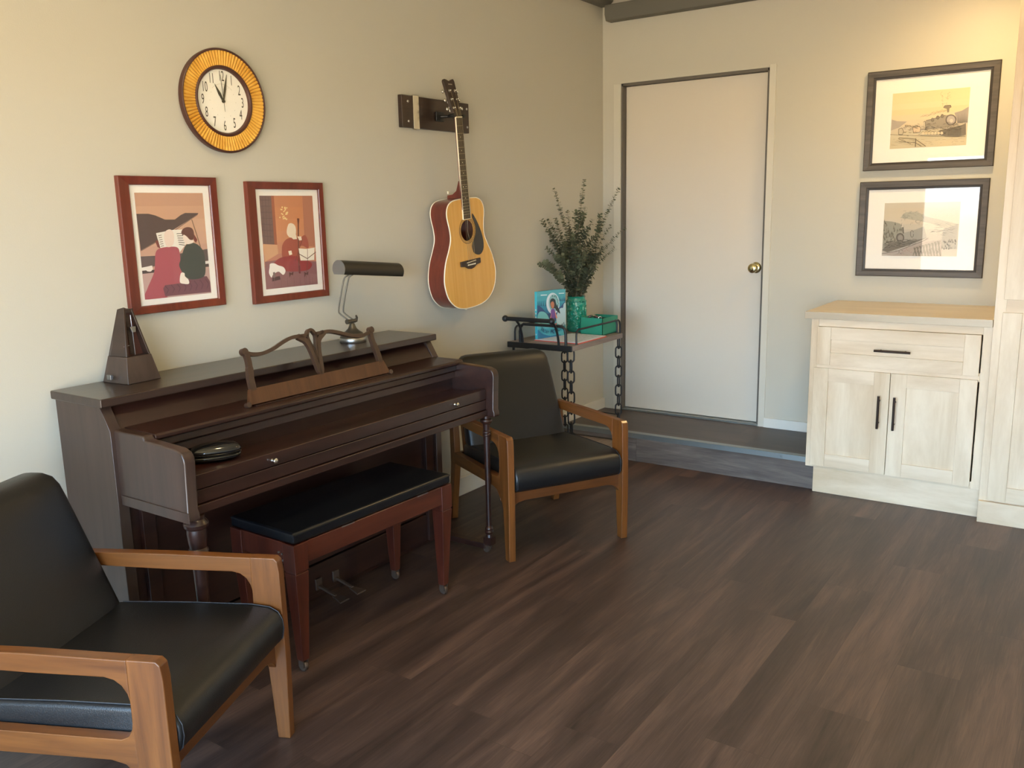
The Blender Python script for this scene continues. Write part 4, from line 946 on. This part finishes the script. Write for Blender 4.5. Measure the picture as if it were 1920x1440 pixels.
# papers, book, box, vase and eucalyptus on the cart
bkl = empty('paper_booklet', (.28, -.89, CZ+.0005), label='flat printed sheets with a red edge under the picture book on the cart', cat='papers')
P4 = [(.140, -1.035), (.424, -1.045), (.424, -.735), (.205, -.735)]
loc4 = [(x-.28, y+.89) for x, y in P4]
MB().hexa([(x, y, 0) for x, y in loc4], [(x, y, .005) for x, y in loc4]).build('red_cover', M['redp'], bkl)
in4 = [(x*.985-.002, y*.985) for x, y in loc4]
MB().hexa([(x, y, .005) for x, y in in4], [(x, y, .008) for x, y in in4]).build('pages', M['paper'], bkl)
q = MB()
def bil(s, t): a, b, c, d = [Vector(p) for p in in4]; return a*(1-s)*(1-t)+b*s*(1-t)+c*s*t+d*(1-s)*t
for i in range(1, 8):
    for (p, r_) in ((bil(.06, i/8), bil(.94, i/8)), (bil(i/8, .06), bil(i/8, .94))):
        q.ribbon([tuple(p), tuple(r_)], .0014, .008, .0083)
q.build('printed_lines', M['gridl'], bkl)
# picture book standing upright, spine towards the viewer
B0, B1 = Vector((.152, -1.022, 0)), Vector((.205, -.812, 0)); bd_ = (B1-B0).normalized(); bw = (B1-B0).length; bh = .258
EZ = bd_.cross(Vector((0, 0, 1)))                   # outward normal, facing the room
bz0 = CZ+.009
bk = empty('picture_book', matrix=basis((B0.x, B0.y, bz0), bd_, (0,0,1), EZ), label='teal picture book with a white oval on its cover standing before the vase', cat='book')
teal = mat('book_teal', srgb(50, 150, 170), .35)
MB().box(0, bw, 0, bh, -.003, 0).build('front_cover', teal, bk)
MB().hexa([(0, 0, -.016), (bw, 0, -.030), (bw, 0, -.027), (0, 0, -.013)], [(0, bh, -.016), (bw, bh, -.030), (bw, bh, -.027), (0, bh, -.013)]).build('back_cover', teal, bk)
MB().box(-.003, 0, 0, bh, -.016, 0).build('spine', mat('book_spine', srgb(70, 186, 204), .35), bk)
MB().hexa([(.002, .003, -.0125), (bw-.006, .003, -.020), (bw-.006, .003, -.0035), (.002, .003, -.0035)], [(.002, bh-.003, -.0125), (bw-.006, bh-.003, -.020), (bw-.006, bh-.003, -.0035), (.002, bh-.003, -.0035)]).build('pages', M['matb'], bk)
a_ = MB(); ms_ = []
def mi_(c):
    m_ = pc(*c, .4) if c in PC else pc(*c)
    if m_ not in ms_: ms_.append(m_)
    return ms_.index(m_)
A = Art(a_, mi_, [(490,200),(900,145),(897,797),(495,855)], 0, bw, 0, bh, .0002)
A.bg([(78,168,184),(66,158,178),(54,146,170),(44,130,160),(44,112,150),(48,98,140),(64,150,168),(80,172,184),(56,150,170),(70,164,180)])
A.poly([(490,390),(560,420),(640,500),(740,420),(820,400),(900,330),(899,560),(700,600),(560,560),(493,560)], (44,72,116), True)
random.seed(5)
for u in (505,530,552,580,612,815,832,852,875,890):
    hh = random.uniform(40, 80); bv = 395 if u < 700 else 318
    A.poly([(u-9,bv),(u,bv-hh),(u+9,bv)], (36,92,120))
A.poly(circ(715, 355, 95, 150, 28), (206,222,232)); A.poly(circ(728, 350, 74, 122, 24), (132,180,186))
for i in range(22):
    t = random.uniform(-1.9, .9); r_ = random.uniform(.75, .95); u = 728+74*r_*math.cos(t); v = 350+122*r_*math.sin(t)
    A.poly(circ(u, v, 6, 8, 6), (60,112,110))
A.poly([(505,500),(560,470),(620,500),(660,580),(640,640),(500,640)], (112,190,196), True)
A.poly([(780,480),(820,420),(860,410),(870,360),(900,360),(899,640),(780,640),(760,560)], (176,206,216), True)
A.poly([(672,330),(700,285),(745,300),(760,360),(800,430),(815,495),(760,450),(740,420),(690,420)], (44,56,62), True)   # plain draped figure
A.poly([(684,345),(712,325),(732,355),(726,410),(700,422),(684,385)], (186,116,88), True)
A.poly([(690,440),(730,430),(748,500),(735,560),(690,560),(680,500)], (110,76,148), True)
A.poly([(672,560),(690,480),(684,570)], (214,130,118)); A.poly([(740,450),(778,560),(752,560)], (214,130,118))
A.poly([(672,640),(720,655),(765,625),(750,670),(700,690)], (196,78,84), True)
A.poly([(497,730),(560,780),(660,810),(720,805),(800,790),(800,812),(496,850)], (36,110,150), True)
for p, w in (([(540,245),(630,238)], .003), ([(800,212),(880,205)], .003)): A.line(p, w, (200,226,232))
a_.build('cover_picture', ms_, bk)
tx = MB(); word = 'Water PROTECTORS'
for i, ch in enumerate(word):
    if ch == ' ': continue
    s_ = (i+.5)/len(word); X = .026+s_*(bw-.035); Y = .052-.030*math.sin(PI*s_*1.0)+.012*s_
    put_text(tx, ch, .034, X, Y, .0042, sx=.70, rot=math.radians(-22+50*s_))
tx.build('title_lettering', mat('title_ink', srgb(22, 48, 84), .5), bk)
sm_ = MB(); [sm_.box(-.0034, -.003, z, z+.008, -.012, -.004) for z in (.02, .115, .135, .155)]
sm_.build('spine_marks', M['paper'], bk)
tx = MB(); put_text(tx, 'WE ARE', .010, .035, .078, .0042, rot=math.radians(-20)); tx.build('small_lettering', mat('title_ink_small', srgb(22, 48, 84), .5), bk)
# green box
bx0, bx1, by0, by1 = .237, .380, -.702, -.520
gb = empty('green_box', ((bx0+bx1)/2, (by0+by1)/2, CZ+.0085 if False else CZ), label='open green cardboard box on the cart beside the vase', cat='box')
hx_, hy_ = (bx1-bx0)/2, (by1-by0)/2; bhz = .097; tw = .003
q = MB(); q.box(-hx_, hx_, -hy_, hy_, .0005, .004).box(-hx_, -hx_+tw, -hy_, hy_, .0005, bhz).box(hx_-tw, hx_, -hy_, hy_, .0005, bhz).box(-hx_, hx_, -hy_, -hy_+tw, .0005, bhz).box(-hx_, hx_, hy_-tw, hy_, .0005, bhz)
q.build('box_walls', M['boxg'], gb)
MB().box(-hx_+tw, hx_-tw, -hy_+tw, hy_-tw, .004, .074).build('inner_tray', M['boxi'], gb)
wt = empty('wristwatch', (bx0+.052, by0+.055, CZ+.0745), (0, 0, .5), label='dark strapped watch with a bright face lying in the green box', cat='watch')
q = MB(); q.tube(spline([(-.030, 0, .005), (-.022, 0, .022), (0, 0, .028), (.022, 0, .022), (.030, 0, .005)], 5), .007, 8); q.build('strap', M['clockrim'], wt, smooth=60)
MB().lathe([(.013, .024), (.014, .030), (.011, .034), (.0001, .035)], (0,0,0), 20).build('watch_case', M['chrome'], wt, smooth=40)
rg = empty('silver_ring', (bx1-.030, by0+.026, CZ+.0745), (PI/2, 0, .6), label='small silver ring standing at the near corner inside the green box', cat='ring')
q = MB(); q.tube([(.010*math.cos(a), .016+.014*math.sin(a), 0) for a in [2*PI*i/20 for i in range(20)]], .0022, 8, closed=True); q.build('ring_band', M['chrome'], rg, smooth=60)
# vase
VX, VY, VH, VR = .145, -.590, .205, .0555
vs_ = empty('vase', (VX, VY, CZ+.0005), label='glossy teal vase with raised hexagon pattern holding eucalyptus', cat='vase')
NA, NZ_ = 224, 110; vs = []; fs = []
def vr(a, z):
    base = VR
    if z > VH-.022: base = VR-.004*(1-abs((z-(VH-.011))/.011)) if z < VH-.002 else VR
    if z < .010: base = VR-.006*(1-z/.010)
    if z > VH-.024 or z < .012: return base
    ncol = 14; u = a/(2*PI)*ncol; best = 9
    for c in (math.floor(u), math.floor(u)+1):
        off = .5*(c % 2); v = (z-.020)/.057
        rr_ = round(v-off)+off; dx = (u-c)*.025; dz = (v-rr_)*.057
        best = min(best, max(abs(dx), abs(dx*.5+dz*.8), abs(dx*.5-dz*.8))/.0165)
    if best < .55: return base+.0005+.0030*(1-(best/.55)**2)
    if best < .68: return base-.0014
    if best < .92: return base+.0042
    return base-.0006
for j_ in range(NZ_+1):
    z = VH*j_/NZ_
    for i in range(NA): a = 2*PI*i/NA; r_ = vr(a, z); vs.append((r_*math.cos(a), r_*math.sin(a), z))
for j_ in range(NZ_):
    for i in range(NA): fs.append((j_*NA+i, j_*NA+(i+1) % NA, (j_+1)*NA+(i+1) % NA, (j_+1)*NA+i))
o_ = len(vs)
for (r_, z) in ((VR-.006, VH), (VR-.007, .02)):
    for i in range(NA): a = 2*PI*i/NA; vs.append((r_*math.cos(a), r_*math.sin(a), z))
for i in range(NA):
    k_ = (i+1) % NA; fs.append((NZ_*NA+i, NZ_*NA+k_, o_+k_, o_+i)); fs.append((o_+i, o_+k_, o_+NA+k_, o_+NA+i))
fs += [tuple(range(NA))[::-1], tuple(o_+NA+i for i in range(NA))]
MB().add(vs, fs).build('vase_body', M['vase'], vs_, smooth=70)
# eucalyptus
eu = empty('eucalyptus_bunch', (VX, VY, CZ+VH), label='bunch of grey green eucalyptus stems fanning out of the teal vase', cat='plant')
random.seed(12)
def leaf(mb, c, d, nrm, r_):
    d = d.normalized(); s_ = nrm.cross(d).normalized(); up_ = s_.cross(d) * -1
    pts = [c]+[c+d*(r_*1.05*(1+math.cos(a)))*.95+s_*r_*math.sin(a)+nrm*r_*.12*abs(math.sin(a)) for a in [PI-2*PI*i/8 for i in range(1, 8)]]
    mb.add(pts, [tuple(range(8))], 1)
def branch(tip, start, bend, n_leaf, r0, r1, name='branch', bare=.12, parent=None):
    mb = MB(); tip = Vector(tip); start = Vector(start)
    mid_ = (start+tip)/2+Vector(bend); pts = [start*(1-t)**2+mid_*2*t*(1-t)+tip*t*t for t in [i/14 for i in range(15)]]
    mb.tube(pts, [.0024*(1-.75*i/14) for i in range(15)], 5, 0)
    for k_ in range(n_leaf):
        t = bare+(1-bare)*(k_+.3)/n_leaf
        c = start*(1-t)**2+mid_*2*t*(1-t)+tip*t*t; d = ((mid_-start)*(1-t)+(tip-mid_)*t).normalized()
        r_ = (r0+(r1-r0)*t)*random.uniform(.8, 1.15); a = k_*PI/2+random.uniform(-.5, .5)
        u = d.cross(Vector((.3, .5, .8))).normalized(); w = d.cross(u)
        for s_ in (0, PI):
            q_ = (u*math.cos(a+s_)+w*math.sin(a+s_)); dd = (q_+d*random.uniform(-.05, .55)).normalized(); nn = (d-dd*d.dot(dd)+q_*.001+Vector((random.uniform(-.3, .3), random.uniform(-.3, .3), random.uniform(-.3, .3)))).normalized(); nn = (nn-dd*nn.dot(dd)).normalized()
            leaf(mb, c+dd*.001, dd, nn, r_*.80)
    mb.build(name, [M['stem'], M['leaf']], parent or eu)
tipsw = [(.045, -.800, 1.407), (.055, -.682, 1.578), (.104, -.613, 1.455), (.188, -.562, 1.626), (.193, -.560, 1.474), (.360, -.461, 1.577), (.389, -.444, 1.349), (.045, -.832, 1.160), (.050, -.735, 1.405),
         (.070, -.700, 1.415), (.138, -.592, 1.445), (.318, -.485, 1.366), (.227, -.540, 1.404), (.330, -.46, 1.236), (.092, -.619, 1.317), (.261, -.520, 1.300), (.060, -.661, 1.287), (.050, -.765, 1.25), (.25, -.66, 1.22), (.30, -.58, 1.20), (.22, -.50, 1.30)]
allb = []
for i, tp in enumerate(tipsw):
    t3 = Vector((tp[0]-VX, tp[1]-VY, tp[2]-CZ-VH)); a = random.uniform(0, 6.28)
    st_ = Vector((.022*math.cos(a), .022*math.sin(a), -.03)); hor = Vector((t3.x, t3.y, 0)); bend = -hor*.18+Vector((0, 0, .04))
    if i == 7: bend = Vector((0, -.03, .10))
    ln = (t3-st_).length
    branch(t3, st_, bend, int(ln/.0105), .0175, .0098, bare=.08); allb.append((t3, st_, bend))
for i in range(95):
    t3, st_, bend = random.choice(allb); t = random.uniform(.06, .66)
    mid_ = (st_+t3)/2+bend; c = st_*(1-t)**2+mid_*2*t*(1-t)+t3*t*t; d = ((mid_-st_)*(1-t)+(t3-mid_)*t).normalized()
    dv = (d*1.0+Vector((random.uniform(-.8, .8), random.uniform(-.8, .8), random.uniform(-.1, .6)))).normalized()
    e2 = c+dv*random.uniform(.06, .13)
    e2.x = max(e2.x, .03-VX); e2.y = min(e2.y, -.05-VY)
    branch(e2, c, (0, 0, .01), int((e2-c).length/.009), .0165, .0105, bare=.05)

# ------------------------------------------------------------------ cabinets
def shaker(parent, name, x0, x1, z0, z1, y, st_=.072, rail=.066, hor=False):
    yb = y+.019
    d = MB().box(x0+st_-.002, x1-st_+.002, y+.009, yb-.001, z0+rail-.002, z1-rail+.002).build(name, M['maple_h'] if hor else M['maple'], parent)
    for a, b in ((x0, x0+st_), (x1-st_, x1)): MB().box(a, b, y, yb, z0, z1).build('stile', M['maple'], d, bevel=.0012)
    for a, b in ((z0, z0+rail), (z1-rail, z1)): MB().box(x0+st_, x1-st_, y+.0003, yb, a, b).build('rail', M['maple_h'], d, bevel=.0012)
    return d
def bar_handle(parent, p0, p1):
    q = MB(); a, b = Vector(p0), Vector(p1); q.tube([a, b], .0058, 14); d = (b-a)
    for t in (.16, .84): c = a+d*t; q.tube([c, c+Vector((0, .030, 0))], .0042, 10)
    q.build('bar_handle', M['bronze'], parent, smooth=50)
FY = -.572
bc = empty('base_cabinet', (1.89, -.30, 0), label='low maple cabinet with one drawer over two doors', cat='cabinet')
def bcb(mb, name, m_, **k): mb.v = [(x-1.89, y+.30, z) for x, y, z in mb.v]; return mb.build(name, m_, bc, **k)
X0, X1 = 1.497, 2.3025
bcb(MB().box(X0, X0+.018, FY+.02, -.002, .135, .900).box(X1-.018, X1, FY+.02, -.002, .135, .900).box(X0+.018, X1-.018, -.02, -.002, .135, .9).box(X0+.018, X1-.018, FY+.02, -.02, .135, .153), 'carcass', M['maple'])
for a, b in ((X0, X0+.036), (X1-.040, X1)): bcb(MB().box(a, b, FY, FY+.02, .135, .900), 'face_frame_stile', M['maple'], bevel=.001)
for a, b in ((.862, .900), (.645, .685), (.135, .17)): bcb(MB().box(X0+.036, X1-.04, FY+.0004, FY+.02, a, b), 'face_frame_rail', M['maple_h'], bevel=.001)
bcb(MB().box(1.536, 2.303, FY+.008, FY+.026, 0.0005, .135).box(1.536, 1.554, FY+.026, -DP-.012, .0005, .135), 'toe_kick', M['maple_h'], bevel=.001)
dd = shaker(bc, 'drawer_front', 1.531-1.89, 2.257-1.89, .671, .861, FY-.012+.30, .066, .062, True); bar_handle(dd, (1.808-1.89, FY-.044+.30, .7625), (1.970-1.89, FY-.044+.30, .7625))
d1 = shaker(bc, 'cabinet_door', 1.521-1.89, 1.8825-1.89, .146, .6535, FY-.012+.30); bar_handle(d1, (1.842-1.89, FY-.044+.30, .381), (1.842-1.89, FY-.044+.30, .543))
d2 = shaker(bc, 'cabinet_door', 1.8855-1.89, 2.256-1.89, .146, .6535, FY-.012+.30); bar_handle(d2, (1.9135-1.89, FY-.044+.30, .381), (1.9135-1.89, FY-.044+.30, .543))
tag(MB().box(1.470, 2.3, -.602, -.0015, .9005, .935).build('countertop', M['maple_top'], bevel=.0015), 'pale maple countertop on the low drawer cabinet', 'countertop')
tcx = 2.63
tcb = empty('tall_cabinet', (tcx, -.30, 0), label='full height pale maple cabinet at the right edge', cat='cabinet')
def tb(mb, name, m_, **k): mb.v = [(x-tcx, y+.30, z) for x, y, z in mb.v]; return mb.build(name, m_, tcb, **k)
TX0, TX1, TF = 2.303, 2.96, -.612
tb(MB().box(TX0, TX0+.018, TF+.02, -.002, .10, 2.70).box(TX1-.018, TX1, TF+.02, -.002, .10, 2.70).box(TX0+.018, TX1-.018, -.02, -.002, .1, 2.7).box(TX0+.018, TX1-.018, TF+.02, -.02, 2.68, 2.7), 'carcass', M['maple'])
for a, b in ((TX0, TX0+.045), (TX1-.045, TX1)): tb(MB().box(a, b, TF, TF+.02, .10, 2.70), 'face_frame_stile', M['maple'], bevel=.001)
for a, b in ((.95, 1.06), (2.6, 2.7), (.10, .13)): tb(MB().box(TX0+.045, TX1-.045, TF+.0004, TF+.02, a, b), 'face_frame_rail', M['maple_h'], bevel=.001)
tb(MB().box(2.304, TX1, TF-.018, TF+.0, 0.0005, .102), 'toe_kick', M['maple_h'], bevel=.001)
e1 = shaker(tcb, 'cabinet_door', 2.337-tcx, TX1-.02-tcx, .110, .972, TF-.014+.30, .075, .068)
e2_ = shaker(tcb, 'cabinet_door', 2.337-tcx, TX1-.02-tcx, 1.030, 2.62, TF-.014+.30, .075, .068)
bar_handle(e1, (TX1-.06-tcx, TF-.046+.30, .70), (TX1-.06-tcx, TF-.046+.30, .86)); bar_handle(e2_, (TX1-.06-tcx, TF-.046+.30, 1.12), (TX1-.06-tcx, TF-.046+.30, 1.28))
